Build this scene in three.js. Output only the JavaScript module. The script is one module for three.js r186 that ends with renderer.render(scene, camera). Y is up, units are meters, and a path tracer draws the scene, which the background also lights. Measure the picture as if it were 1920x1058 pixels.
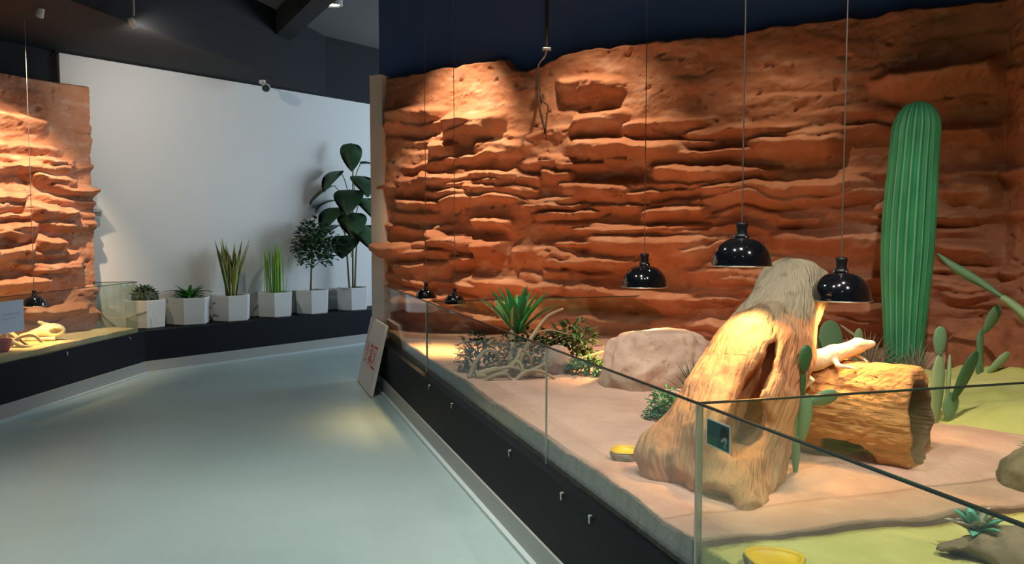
import * as THREE from 'three';
import { ImprovedNoise } from 'three/addons/math/ImprovedNoise.js';
import { mergeGeometries } from 'three/addons/utils/BufferGeometryUtils.js';
import { RectAreaLightUniformsLib } from 'three/addons/lights/RectAreaLightUniformsLib.js';
import { RoundedBoxGeometry } from 'three/addons/geometries/RoundedBoxGeometry.js';

// ------------------------------------------------------------------ camera, exposure
const scene = new THREE.Scene();
scene.background = new THREE.Color(0x000000);
const camera = new THREE.PerspectiveCamera(2 * Math.atan(529 / 1500) * 180 / Math.PI, 1920 / 1058, 0.05, 60);
camera.position.set(0, 1.5, 0);
camera.rotation.x = -Math.atan(89 / 1500);
scene.add(camera);
const renderer = new THREE.WebGLRenderer({ antialias: true });
renderer.toneMapping = THREE.LinearToneMapping;
renderer.toneMappingExposure = 1.0;
renderer.shadowMap.enabled = true;

RectAreaLightUniformsLib.init();
// light levels (candela)
const COOL = 0xeaf4f4, NEUTRAL = 0xfff0e0, WARM = 0xffdcb6, HEAT = 0xffc27a;
const DAY = 0xd8ecff, DAYLIGHT = 9;
const CORRIDOR = 17, ROCK_SPOT = 30, HEAT_LAMP = 12;

// ------------------------------------------------------------------ helpers
const V = (x, y, z) => new THREE.Vector3(x, y, z);
let seed = 7;
const rnd = () => { seed = (seed * 1664525 + 1013904223) >>> 0; return seed / 4294967296; };
const rr = (a, b) => a + (b - a) * rnd();
const perlin = new ImprovedNoise();
const N = (x, y, z) => perlin.noise(x + 31.7, y + 17.3, z + 5.1);
function fbm(x, y, z, o = 4) { let s = 0, a = 1, n = 0; for (let i = 0; i < o; i++) { s += a * N(x, y, z); n += a; a *= 0.5; x *= 2.03; y *= 2.03; z *= 2.03; } return s / n; }
const clamp = (v, a = 0, b = 1) => Math.min(b, Math.max(a, v));
const smooth = (a, b, x) => { const t = clamp((x - a) / (b - a)); return t * t * (3 - 2 * t); };
const mix = (a, b, t) => a + (b - a) * t;

const taken = {};
function numbered(name) { const k = taken[name] = (taken[name] ?? -1) + 1; return k ? name + '_' + String(k).padStart(3, '0') : name; }
function mesh(name, geo, mat, parent) {
  const m = new THREE.Mesh(geo, mat); m.name = parent ? name : numbered(name);
  m.castShadow = m.receiveShadow = true; (parent || scene).add(m); return m;
}
function tag(o, label, category, group) { o.userData.label = label; o.userData.category = category; if (group) o.userData.group = group; return o; }
function thing(name, label, category, pos = [0, 0, 0], group) {
  const g = new THREE.Group(); g.name = numbered(name); g.position.set(...pos); scene.add(g); return tag(g, label, category, group);
}
function struct(name, geo, mat, parent) { const m = mesh(name, geo, mat, parent); if (!parent) { m.userData.kind = 'structure'; } return m; }
const merge = (list) => mergeGeometries(list.map((g) => { let h = g.index ? g.toNonIndexed() : g; for (const k of Object.keys(h.attributes)) if (!['position', 'normal', 'uv'].includes(k)) h.deleteAttribute(k); return h; }));
const at = (g, x, y, z) => g.translate(x, y, z);
function boxUV(g, s = 1) {
  if (g.index) g = g.toNonIndexed();   // uv in metres from the dominant axis of each normal
  const p = g.attributes.position, n = g.attributes.normal, uv = new Float32Array(p.count * 2);
  for (let i = 0; i < p.count; i++) {
    const q = i - i % 3, fx = n.getX(q) + n.getX(q + 1) + n.getX(q + 2), fy = n.getY(q) + n.getY(q + 1) + n.getY(q + 2), fz = n.getZ(q) + n.getZ(q + 1) + n.getZ(q + 2), ax = Math.abs(fx), ay = Math.abs(fy), az = Math.abs(fz);
    let u, v; if (ay >= ax && ay >= az) { u = p.getX(i); v = p.getZ(i); } else if (ax >= az) { u = p.getZ(i); v = p.getY(i); } else { u = p.getX(i); v = p.getY(i); }
    uv[2 * i] = u * s; uv[2 * i + 1] = v * s;
  }
  g.setAttribute('uv', new THREE.BufferAttribute(uv, 2)); return g;
}
// box whose face runs a -> b (x, z pairs); thickness t goes to the right-hand side of the direction a -> b seen from above (negative: left)
function segBox(a, b, y0, y1, t) {
  const dx = b[0] - a[0], dz = b[1] - a[1], L = Math.hypot(dx, dz), nx = -dz / L, nz = dx / L;
  const g = new THREE.BoxGeometry(L, y1 - y0, Math.abs(t)); g.rotateY(Math.atan2(-dz, dx));
  g.translate((a[0] + b[0]) / 2 + nx * t / 2, (y0 + y1) / 2, (a[1] + b[1]) / 2 + nz * t / 2);
  return boxUV(g);
}
function tube(pts, r, seg = 24, rad = 6) { return new THREE.TubeGeometry(new THREE.CatmullRomCurve3(pts), seg, r, rad, false); }
function taperTube(pts, r0, r1, seg = 24, rad = 8, wob = 0) {
  const c = new THREE.CatmullRomCurve3(pts), g = new THREE.TubeGeometry(c, seg, 1, rad, false), p = g.attributes.position;
  for (let i = 0; i <= seg; i++) { const q = c.getPointAt(i / seg); for (let j = 0; j <= rad; j++) { const k = i * (rad + 1) + j, r = mix(r0, r1, i / seg) * (1 + wob * N(i * 0.37, j % rad, r0 * 91)); p.setXYZ(k, q.x + (p.getX(k) - q.x) * r, q.y + (p.getY(k) - q.y) * r, q.z + (p.getZ(k) - q.z) * r); } }
  g.computeVertexNormals(); return g;
}
function paint(g, fn) {   // vertex colours, linear, from a function of position
  const p = g.attributes.position, c = new Float32Array(p.count * 3);
  for (let i = 0; i < p.count; i++) { const k = fn(p.getX(i), p.getY(i), p.getZ(i)); c[3 * i] = k[0]; c[3 * i + 1] = k[1]; c[3 * i + 2] = k[2]; }
  g.setAttribute('color', new THREE.BufferAttribute(c, 3)); return g;
}
const lin = (hex) => { const c = new THREE.Color(hex); return [c.r, c.g, c.b]; };
const cmix = (a, b, t) => [mix(a[0], b[0], t), mix(a[1], b[1], t), mix(a[2], b[2], t)];
// signed distance meshing (surface nets)
function sdfMesh(f, lo, hi, c) {
  const n = [0, 1, 2].map((i) => Math.ceil((hi[i] - lo[i]) / c) + 1), [nx, ny, nz] = n, S = new Float32Array(nx * ny * nz);
  for (let k = 0, q = 0; k < nz; k++) for (let j = 0; j < ny; j++) for (let i = 0; i < nx; i++, q++) S[q] = f(lo[0] + i * c, lo[1] + j * c, lo[2] + k * c);
  const id = new Int32Array(nx * ny * nz).fill(-1), pos = [], idx = [], I = (i, j, k) => i + nx * (j + ny * k);
  const E = []; for (let a = 0; a < 8; a++) for (const b of [1, 2, 4]) if (!(a & b)) E.push([a, a | b]);
  for (let k = 0; k < nz - 1; k++) for (let j = 0; j < ny - 1; j++) for (let i = 0; i < nx - 1; i++) {
    let m = 0; const v = []; for (let a = 0; a < 8; a++) { const s = S[I(i + (a & 1), j + ((a >> 1) & 1), k + (a >> 2))]; v.push(s); if (s < 0) m |= 1 << a; }
    if (m === 0 || m === 255) continue;
    let x = 0, y = 0, z = 0, cnt = 0;
    for (const [a, b] of E) if ((v[a] < 0) !== (v[b] < 0)) { const t = v[a] / (v[a] - v[b]); x += mix(a & 1, b & 1, t); y += mix((a >> 1) & 1, (b >> 1) & 1, t); z += mix(a >> 2, b >> 2, t); cnt++; }
    id[I(i, j, k)] = pos.length / 3; pos.push(lo[0] + (i + x / cnt) * c, lo[1] + (j + y / cnt) * c, lo[2] + (k + z / cnt) * c);
  }
  const quad = (a, b, d, e, flip) => { if (a < 0 || b < 0 || d < 0 || e < 0) return; flip ? idx.push(a, d, b, a, e, d) : idx.push(a, b, d, a, d, e); };
  for (let k = 1; k < nz - 1; k++) for (let j = 1; j < ny - 1; j++) for (let i = 1; i < nx - 1; i++) {
    const s = S[I(i, j, k)] < 0;
    if (s !== (S[I(i + 1, j, k)] < 0)) quad(id[I(i, j - 1, k - 1)], id[I(i, j, k - 1)], id[I(i, j, k)], id[I(i, j - 1, k)], !s);
    if (s !== (S[I(i, j + 1, k)] < 0)) quad(id[I(i - 1, j, k - 1)], id[I(i - 1, j, k)], id[I(i, j, k)], id[I(i, j, k - 1)], !s);
    if (s !== (S[I(i, j, k + 1)] < 0)) quad(id[I(i - 1, j - 1, k)], id[I(i, j - 1, k)], id[I(i, j, k)], id[I(i - 1, j, k)], !s);
  }
  const g = new THREE.BufferGeometry(); g.setAttribute('position', new THREE.Float32BufferAttribute(pos, 3)); g.setIndex(idx); g.computeVertexNormals();
  return boxUV(g);
}
function cap(x, y, z, a, b, ra, rb) {
  const bx = b[0] - a[0], by = b[1] - a[1], bz = b[2] - a[2], px = x - a[0], py = y - a[1], pz = z - a[2];
  const h = clamp((px * bx + py * by + pz * bz) / (bx * bx + by * by + bz * bz));
  return Math.hypot(px - bx * h, py - by * h, pz - bz * h) - mix(ra, rb, h);
}
const ell = (x, y, z, c, r) => { const k = Math.hypot((x - c[0]) / r[0], (y - c[1]) / r[1], (z - c[2]) / r[2]); return (k - 1) * Math.min(...r); };
const smin = (a, b, k) => { const h = clamp(0.5 + 0.5 * (b - a) / k); return mix(b, a, h) - k * h * (1 - h); };
const smax = (a, b, k) => -smin(-a, -b, k);

// textures: fine grain, no light in them
function noiseTex(size, fn, srgb, rep = 1) {
  const d = new Uint8Array(size * size * 4);
  for (let j = 0; j < size; j++) for (let i = 0; i < size; i++) { const c = fn(i / size, j / size), q = 4 * (i + size * j); d[q] = clamp(c[0]) * 255; d[q + 1] = clamp(c[1]) * 255; d[q + 2] = clamp(c[2]) * 255; d[q + 3] = 255; }
  const t = new THREE.DataTexture(d, size, size); t.wrapS = t.wrapT = THREE.RepeatWrapping; t.magFilter = THREE.LinearFilter; t.minFilter = THREE.LinearMipmapLinearFilter; t.generateMipmaps = true;
  if (srgb) t.colorSpace = THREE.SRGBColorSpace; t.repeat.set(rep, rep); t.needsUpdate = true; return t;
}
// tiling fbm on a torus-like lattice: blend of four shifted samples
function tfbm(u, v, s, o, z) { const a = fbm(u * s, v * s, z, o), b = fbm((u - 1) * s, v * s, z, o), c = fbm(u * s, (v - 1) * s, z, o), d = fbm((u - 1) * s, (v - 1) * s, z, o); return mix(mix(a, b, u), mix(c, d, u), v); }
const grainTex = noiseTex(512, (u, v) => { const g = 0.5 + 0.9 * tfbm(u, v, 22, 4, 3.3); return [g, g, g]; }, false, 2.2);
const rockTex = noiseTex(512, (u, v) => { const r = tfbm(u, v * 1, 9, 5, 8.2); const g = 0.55 + 0.9 * r - 0.5 * smooth(0.28, 0.4, tfbm(u, v, 14, 2, 1.4)); return [g, g, g]; }, false, 1.1);
const barkTex = noiseTex(512, (u, v) => { const a = fbm(u * 7, v * 38, 2.2, 4), w = Math.abs(fbm(u * 4, v * 16, 7.7, 3)); const g = 0.45 + 0.7 * a + 1.2 * Math.min(w, 0.25); return [g, g, g]; }, false, 2);
const floorTex = noiseTex(512, (u, v) => { const g = 0.94 + 0.1 * tfbm(u, v, 4, 5, 4.4) + 0.03 * tfbm(u, v, 60, 2, 9); return [g, g * 1.0, g]; }, true, 0.3);
const plasterTex = noiseTex(256, (u, v) => { const g = 0.5 + 0.6 * tfbm(u, v, 18, 4, 2.7); return [g, g, g]; }, false, 1.5);

const std = (o) => new THREE.MeshStandardMaterial(o);
const M = {
  floor: std({ color: 0xa2b9b6, map: floorTex, roughness: 0.34 }),
  skirt: std({ color: 0x9a9c96, roughness: 0.45 }),
  pale_strip: std({ color: 0xb4c2c0, roughness: 0.35 }),
  navy: new THREE.MeshPhysicalMaterial({ color: 0x0b1116, specularIntensity: 0.35, roughness: 0.6, bumpMap: plasterTex, bumpScale: 0.0006 }),
  black: std({ color: 0x14171c, roughness: 0.85, bumpMap: plasterTex, bumpScale: 0.001 }),
  upper: std({ color: 0x3c5e98, roughness: 0.85, bumpMap: plasterTex, bumpScale: 0.001 }),
  ceiling: std({ color: 0x6a6866, roughness: 0.9, bumpMap: plasterTex, bumpScale: 0.002 }),
  white: std({ color: 0xd6d8d4, roughness: 0.8, bumpMap: plasterTex, bumpScale: 0.0008 }),
  shell: std({ color: 0x8d9090, roughness: 0.9 }),
  rock: std({ color: 0xffffff, vertexColors: true, roughness: 0.9, bumpMap: rockTex, bumpScale: 0.012 }),
  sand: std({ color: 0xffffff, vertexColors: true, roughness: 0.95, bumpMap: grainTex, bumpScale: 0.006 }),
  wood: std({ color: 0xffffff, vertexColors: true, roughness: 0.85, bumpMap: barkTex, bumpScale: 0.008 }),
  stone: std({ color: 0xffffff, vertexColors: true, roughness: 0.9, bumpMap: rockTex, bumpScale: 0.008 }),
  glass: new THREE.MeshPhysicalMaterial({ color: 0xf1f6f3, transmission: 1, thickness: 0, roughness: 0.0, ior: 1.5 }),
  glassEdge: std({ color: 0x2c3a34, roughness: 0.12 }),
  glassPost: std({ color: 0xa9aca0, roughness: 0.3 }),
  metal: std({ color: 0xc4c8c8, roughness: 0.3, metalness: 1 }),
  wire: std({ color: 0x9a958e, roughness: 0.35, metalness: 0.8 }),
  enamel: new THREE.MeshPhysicalMaterial({ color: 0x0c1016, roughness: 0.12, clearcoat: 1, clearcoatRoughness: 0.05 }),
  shadeInner: std({ color: 0xe8e2d6, roughness: 0.4 }),
  socket: std({ color: 0x14161a, roughness: 0.4 }),
  rubber: std({ color: 0x2a1c14, roughness: 0.6 }),
  bulb: std({ color: 0xffe0b0, emissive: 0xffb060, emissiveIntensity: 4 }),
  lens: std({ color: 0xffffff, emissive: 0xfff2e0, emissiveIntensity: 6 }),
  fitting: std({ color: 0x24262a, roughness: 0.5 }),
  whiteFitting: std({ color: 0xc8cac8, roughness: 0.5 }),
  concrete: std({ color: 0xcfd2ce, roughness: 0.75, bumpMap: plasterTex, bumpScale: 0.003 }),
  soil: std({ color: 0x2e2a22, roughness: 1 }),
  board: std({ color: 0xd2d3cf, roughness: 0.6 }),
  bone: std({ color: 0xe9dfb8, roughness: 0.6 }),
  drift: std({ color: 0xb9a888, roughness: 0.85, bumpMap: barkTex, bumpScale: 0.003 }),
  lizard: std({ color: 0xe2d4ae, roughness: 0.7, bumpMap: grainTex, bumpScale: 0.003 }),
  claw: std({ color: 0x3a2c20, roughness: 0.3 }),
  yellow: std({ color: 0xe4c21a, roughness: 0.45 }),
  red: std({ color: 0xc8363c, roughness: 0.5 }),
};
const green = (hex, rough = 0.5) => std({ color: hex, roughness: rough, side: THREE.DoubleSide });
const G = {
  sansDark: green(0x3d5226), sansEdge: green(0xa9ad5c), sansPale: green(0x8d9a52), narrow: green(0x6fa22c), narrow2: green(0x93bd3e), fern: green(0x3f8a2a), fern2: green(0x2c6a24), dark: green(0x2c3c22),
  rubber: green(0x2a4a2e, 0.4), bush: green(0x2f5230), bush2: green(0x46683a), agave: green(0x2f8a52), agave2: green(0x3f9c4c), pad: green(0x5f8a66, 0.65), padPale: green(0x8aa87a, 0.65), padDark: green(0x2c5a34, 0.55), yucca: green(0x3d7a4a), succ: green(0x6fa85c), dry: green(0xa79d86, 0.9), teal: green(0x5fae90, 0.45), stem: green(0x6b6038, 0.8), moss: green(0x2f5a3c, 0.9),
};

// ------------------------------------------------------------------ layout (metres; x right, z towards the camera)
const faceX = (z) => 0.107 + 0.335 * (z + 3.565);          // front face of the low wall on the right
const paneX = (z) => 0.158 + 0.33 * (z + 3.565);           // its glass
const IN = [0.9482, -0.3177];                              // into that enclosure
const G0 = [paneX(-7.85), -7.85], G1 = [paneX(-5.99), -5.99], GJ = [paneX(-3.57), -3.57], G2 = [paneX(-2.36), -2.36], G3 = [paneX(0.9), 0.9];
const R0 = [-1.3, -8.01], R1 = [3.45, -5.6], R2 = [3.72, 0.9];   // rock wall on the right
const DIV2 = [3.55, -3.2];
const C0 = [-4.32, -3.0], C1 = [-3.95, -8.55], C2 = [-0.9, -12.34];   // low wall on the left, then along the planters
const L0 = [-5.9, -5.85], L1 = [-4.42, -8.45];             // rock wall on the left
const TOPY = 0.46, GLASSY = 1.0;

// ------------------------------------------------------------------ shell
struct('floor', boxUV(new THREE.BoxGeometry(14, 0.1, 19).translate(-0.5, -0.05, -6)), M.floor);
struct('ceiling', boxUV(new THREE.BoxGeometry(14, 0.15, 19).translate(-0.5, 4.275, -6)), M.ceiling);
struct('wall_far_left', boxUV(new THREE.BoxGeometry(0.2, 4.4, 19).translate(-7.4, 2.1, -6)), M.shell);
struct('wall_far_right', boxUV(new THREE.BoxGeometry(0.2, 4.4, 19).translate(6.4, 2.1, -6)), M.shell);
struct('wall_front', boxUV(new THREE.BoxGeometry(14, 4.4, 0.2).translate(-0.5, 2.1, 3.4)), M.shell);
struct('wall_back', boxUV(new THREE.BoxGeometry(14, 4.4, 0.2).translate(-0.5, 2.1, -15.4)), M.shell);

// white wall behind the planters
const nOut = [-0.779, -0.627], W0 = [-4.69, -8.41], W1 = [-0.17, -14.02];
struct('wall_left', segBox(W0, W1, 0, 3.38, -0.15), M.white);
struct('wall_left_upper', segBox([W0[0] - 0.03, W0[1] + 0.03], W1, 3.38, 4.2, -0.15), M.black);
{ // dropped black soffit on the left
  const s = new THREE.Shape(); s.moveTo(-7.3, -3.3); s.lineTo(-5.83, -3.3); s.lineTo(-3.59, 6.61); s.lineTo(-2.557, 11.03); s.lineTo(-1.9, 13.9); s.lineTo(-7.3, 13.9); s.closePath();
  const g = new THREE.ExtrudeGeometry(s, { depth: 0.8, bevelEnabled: false }); g.rotateX(-Math.PI / 2); g.translate(0, 3.4, 0);
  struct('ceiling_soffit', boxUV(g), M.black);
}
struct('wall_left_backing', segBox([L0[0] - 0.35, L0[1] - 0.2], [L1[0] - 0.3, L1[1] - 0.02], 0, 3.4, -0.2), M.black);

// low walls: dark face, grey skirting, pale strip at the floor
function lowWall(name, a, b, t, mat = M.navy) {
  const w = struct(name, segBox(a, b, 0, TOPY, t), mat);
  const sgn = -Math.sign(t), o = (p, d) => { const dx = b[0] - a[0], dz = b[1] - a[1], L = Math.hypot(dx, dz); return [p[0] - dz / L * d * sgn, p[1] + dx / L * d * sgn]; };
  mesh('skirting', segBox(o(a, 0), o(b, 0), 0, 0.135, -t / Math.abs(t) * 0.012), M.skirt, w);
  mesh('pale_strip', segBox(o(a, 0.012), o(b, 0.012), 0, 0.022, -t / Math.abs(t) * 0.028), M.pale_strip, w);
  return w;
}
const lowRight = lowWall('wall_right_low', [faceX(0.9), 0.9], [faceX(-8.1), -8.1], 0.16);
const lowLeft = lowWall('wall_left_low', C0, C1, -0.16);
const lowPlant = lowWall('wall_planter_low', C1, C2, -0.5);

// passage behind the rock wall: its frosted daylight window
struct('wall_passage', boxUV(new THREE.BoxGeometry(0.2, 4.2, 6.6).translate(2.9, 2.1, -12.0)), M.shell);
{ const w = struct('window_1', boxUV(merge([new THREE.BoxGeometry(0.06, 0.08, 3.2).translate(2.77, 1.34, -11.5), new THREE.BoxGeometry(0.06, 0.08, 3.2).translate(2.77, 3.54, -11.5), ...[-13.06, -11.5, -9.94].map((z) => new THREE.BoxGeometry(0.06, 2.2, 0.08).translate(2.77, 2.44, z))])), M.whiteFitting);
  mesh('frosted_pane', new THREE.BoxGeometry(0.012, 2.12, 3.04).translate(2.785, 2.44, -11.5), std({ color: 0xffffff, emissive: DAY, emissiveIntensity: 1.2 }), w);
  const l = new THREE.RectAreaLight(DAY, DAYLIGHT, 3.0, 2.1); l.position.set(2.73, 2.44, -11.5); l.lookAt(-5, 2.44, -11.5); l.name = 'window_light'; w.add(l); }

// rock walls: one sculpted skin each
const LEDGES_RIGHT = [[1.09,0.32,2.37,2.62,0.2],[0.43,0.37,2.5,2.73,0.16],[0.78,0.19,2.19,2.36,0.14],[1.4,0.31,2.18,2.36,0.1],[2.23,0.32,2.64,2.86,0.15],[2.31,0.27,2.35,2.53,0.14],[2.88,0.43,2.32,2.46,0.13],[2.56,0.56,2.06,2.31,0.2],[3.13,0.41,1.88,2.08,0.18],[3.9,0.4,2.07,2.26,0.17],[3.84,0.7,1.73,1.93,0.2],[4.87,0.44,2.51,2.71,0.2],[4.41,0.23,2.3,2.44,0.08],[5.1,0.15,2.16,2.26,0.1],[5.13,0.22,1.72,1.9,0.16],[4.58,0.12,1.65,1.78,0.12],[2.26,0.39,1.75,1.98,0.14],[0.82,0.26,1.3,1.51,0.18],[1.23,0.18,1.24,1.44,0.17],[0.16,0.27,1.24,1.42,0.24],[0.44,0.32,1.09,1.23,0.12],[1.29,0.24,1.52,1.65,0.14],[2.21,0.49,1.5,1.62,0.07],[2.75,0.58,1.23,1.5,0.17],[4.19,0.48,1.3,1.53,0.18],[5.12,0.23,1.28,1.42,0.15],[4.09,0.63,0.8,0.98,0.22],[2.56,0.64,0.84,1.05,0.16],[2.59,0.57,0.66,0.81,0.12],[5.16,0.22,0.98,1.11,0.12],[5.2,0.27,0.72,0.9,0.2],[3.59,0.61,1.06,1.23,0.12],[1.42,0.6,0.92,1.11,0.15],[0.48,0.4,0.67,0.91,0.15],[0.58,0.36,1.86,2.06,0.13],[1.35,0.41,1.79,1.96,0.1],[3.99,0.21,1.56,1.68,0.1],[2.99,0.33,1.59,1.74,0.13]];
const LEDGES_LEFT = [[2.17,0.39,2.44,2.66,0.16],[2.21,0.45,2.09,2.19,0.12],[2.55,0.27,1.97,2.11,0.13],[2.52,0.28,1.58,1.79,0.17],[2.07,0.33,1.44,1.6,0.17],[2.25,0.48,2.27,2.38,0.08],[2.49,0.2,1.3,1.45,0.15],[2.05,0.31,1.2,1.39,0.16],[2.6,0.3,1.07,1.19,0.1],[2.17,0.45,0.89,1.09,0.15],[2.52,0.38,0.62,0.78,0.16],[2.09,0.24,1.78,1.9,0.12]];
{ // lesser shelves: long and thin to the right, lumpy to the left
  for (let i = 0; i < 46; i++) { const y = rr(0.55, 2.3), t = rr(0.07, 0.16); LEDGES_RIGHT.push([rr(2.0, 5.3), rr(0.25, 0.75), y, y + t, rr(0.05, 0.13)]); }
  for (let i = 0; i < 34; i++) { const y = rr(0.55, 2.15), t = rr(0.1, 0.2); LEDGES_RIGHT.push([rr(0.1, 2.0), rr(0.14, 0.38), y, y + t, rr(0.06, 0.14)]); }
  for (let i = 0; i < 30; i++) { const y = rr(0.5, 2.2), t = rr(0.07, 0.15); LEDGES_LEFT.push([rr(1.2, 2.95), rr(0.2, 0.45), y, y + t, rr(0.05, 0.11)]); }
}
const TERRA = [0.46, 0.212, 0.115], TERRA2 = [0.36, 0.15, 0.076], TERRA3 = [0.54, 0.33, 0.22];
function rockSkin(pts, y0, top, ledges, step, z0, amp = 1) {
  // pts: polyline [x, z]; the skin faces the left-hand side of the walk
  const segs = []; let L = 0; for (let i = 0; i < pts.length - 1; i++) { const d = Math.hypot(pts[i + 1][0] - pts[i][0], pts[i + 1][1] - pts[i][1]); segs.push([L, d, pts[i], pts[i + 1]]); L += d; }
  const nu = Math.round(L / step), nv = Math.round(2.7 / step), back = 4, P = [], C = [], U = [], idx = [];
  for (let j = 0; j <= nv + back; j++) for (let i = 0; i <= nu; i++) {
    const u = L * i / nu, s = segs.find((q) => u <= q[0] + q[1] + 1e-6), k = (u - s[0]) / s[1], x = mix(s[2][0], s[3][0], k), z = mix(s[2][1], s[3][1], k);
    // normals blended near corners
    let nx = 0, nz = 0; for (const q of segs) { const w = smooth(-0.25, 0.25, u - q[0]) * (1 - smooth(-0.25, 0.25, u - q[0] - q[1])); const w2 = (q === segs[0] && u < 0.25) || (q === segs[segs.length - 1] && u > L - 0.25) ? 1 : w; nx -= w2 * (q[3][1] - q[2][1]) / q[1]; nz += w2 * (q[3][0] - q[2][0]) / q[1]; }
    const nl = Math.hypot(nx, nz) || 1; nx /= nl; nz /= nl;
    const T = top(u), v = Math.min(j / nv, 1), y = mix(y0, T, v);
    const wu = u + 0.07 * fbm(u * 2.1, y * 3, z0, 3), wy = y + 0.06 * fbm(u * 1.6, y * 2, z0 + 9, 3) + 0.025 * fbm(u * 7, y * 7, z0 + 4, 2);
    let d = 0;
    for (const [uc, hu, ya, yb, dep] of ledges) {
      const su = (wu - uc) / hu; if (su < -1.5 || su > 1.5) continue;
      const e = 1 - smooth(0.62, 1.12, Math.abs(su)); if (e <= 0) continue;
      const h = (yb - ya), t = (wy - ya) / h + 0.18 * su * ((uc * 7) % 2 - 1);
      const pr = (1 - smooth(0.78, 1.12, t)) * (0.12 * smooth(-0.3, -0.1, t) + 0.88 * smooth(-0.2, 0.85, t));
      d = smax(d, dep * 1.15 * e * pr, 0.02);
    }
    // thin strata between the ledges
    const sv = wy * 7.5 + 1.6 * fbm(u * 0.9, y * 0.6, z0 + 2, 3), sf = sv - Math.floor(sv), row = Math.floor(sv);
    const on = smooth(-0.05, 0.25, N(u * 1.3 + row * 3.7, row * 1.91, z0));
    const upper = 1 - 0.75 * smooth(2.35, 2.75, y);
    d += amp * upper * on * 0.06 * smooth(0, 0.75, sf) * (1 - smooth(0.8, 1, sf));
    d += 0.09 * fbm(u * 0.9, y * 1.1, z0 + 1, 3) + 0.04 * fbm(u * 3.5, y * 6, z0 + 3, 5) + 0.006 * fbm(u * 30, y * 40, z0 + 6, 2);
    const pit = smooth(0.5, 0.62, N(u * 13, y * 15, z0 + 7)); d -= 0.02 * pit;
    let yy = y - 0.05 * d, bk = 0;
    if (j > nv) { const t = (j - nv) / back; bk = 0.4 * t; yy = y - 0.05 * d * (1 - t) + 0.03 * Math.sin(t * Math.PI); }
    P.push(x + nx * (d - bk), yy, z + nz * (d - bk)); U.push(u, y + bk);
    const a = fbm(u * 1.7, y * 3.3, z0 + 20, 4), b = fbm(u * 5, y * 12, z0 + 30, 3);
    let c = cmix(TERRA, TERRA2, smooth(-0.1, 0.35, a)); c = cmix(c, TERRA3, 0.65 * smooth(0.02, 0.4, b));
    C.push(...c);
  }
  for (let j = 0; j < nv + back; j++) for (let i = 0; i < nu; i++) { const a = j * (nu + 1) + i; idx.push(a, a + 1, a + nu + 2, a, a + nu + 2, a + nu + 1); }
  const g = new THREE.BufferGeometry(); g.setAttribute('position', new THREE.Float32BufferAttribute(P, 3)); g.setAttribute('color', new THREE.Float32BufferAttribute(C, 3)); g.setAttribute('uv', new THREE.Float32BufferAttribute(U, 2)); g.setIndex(idx);
  // face the room
  g.computeVertexNormals(); return g;
}
const topRight = (u) => 3.08 + 0.05 * fbm(u * 1.8, 3, 1, 3) + 0.02 * N(u * 9, 1, 1) - 0.1 * smooth(1.35, 1.5, u) * (1 - smooth(1.6, 2.1, u)) - 0.05 * (1 - smooth(0.2, 0.9, u)) + 0.04 * smooth(3, 4.5, u);
struct('wall_right', rockSkin([R0, R1, R2], 0.4, topRight, LEDGES_RIGHT, 0.0125, 3.3), M.rock);
struct('wall_left_rock', rockSkin([L0, L1], 0.4, (u) => 3.03 + 0.03 * fbm(u * 2, 2, 2, 3), LEDGES_LEFT, 0.0125, 8.8), M.rock);
// dark wall above and behind the rock
const rdx = (R1[0] - R0[0]), rdz = (R1[1] - R0[1]), rL = Math.hypot(rdx, rdz), rb = [rdz / rL, -rdx / rL];   // rb points behind
const bh = (p, d) => [p[0] + rb[0] * d, p[1] + rb[1] * d];
struct('wall_right_upper', segBox(bh([R0[0] - 0.09, R0[1] - 0.045], 0.12), bh([R1[0] + 0.5, R1[1] + 0.25], 0.12), 0, 4.2, -0.25), M.upper);
struct('wall_right_return', boxUV(new THREE.BoxGeometry(0.2, 4.2, 7.2).translate(4.05, 2.1, -2.2)), M.upper);
// pale end post of the rock wall
struct('trim_1', segBox([R0[0] - 0.1, R0[1] + 0.04], [R0[0] + 0.03, R0[1] + 0.1], 0, 3.06, -0.32), M.white);

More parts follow.
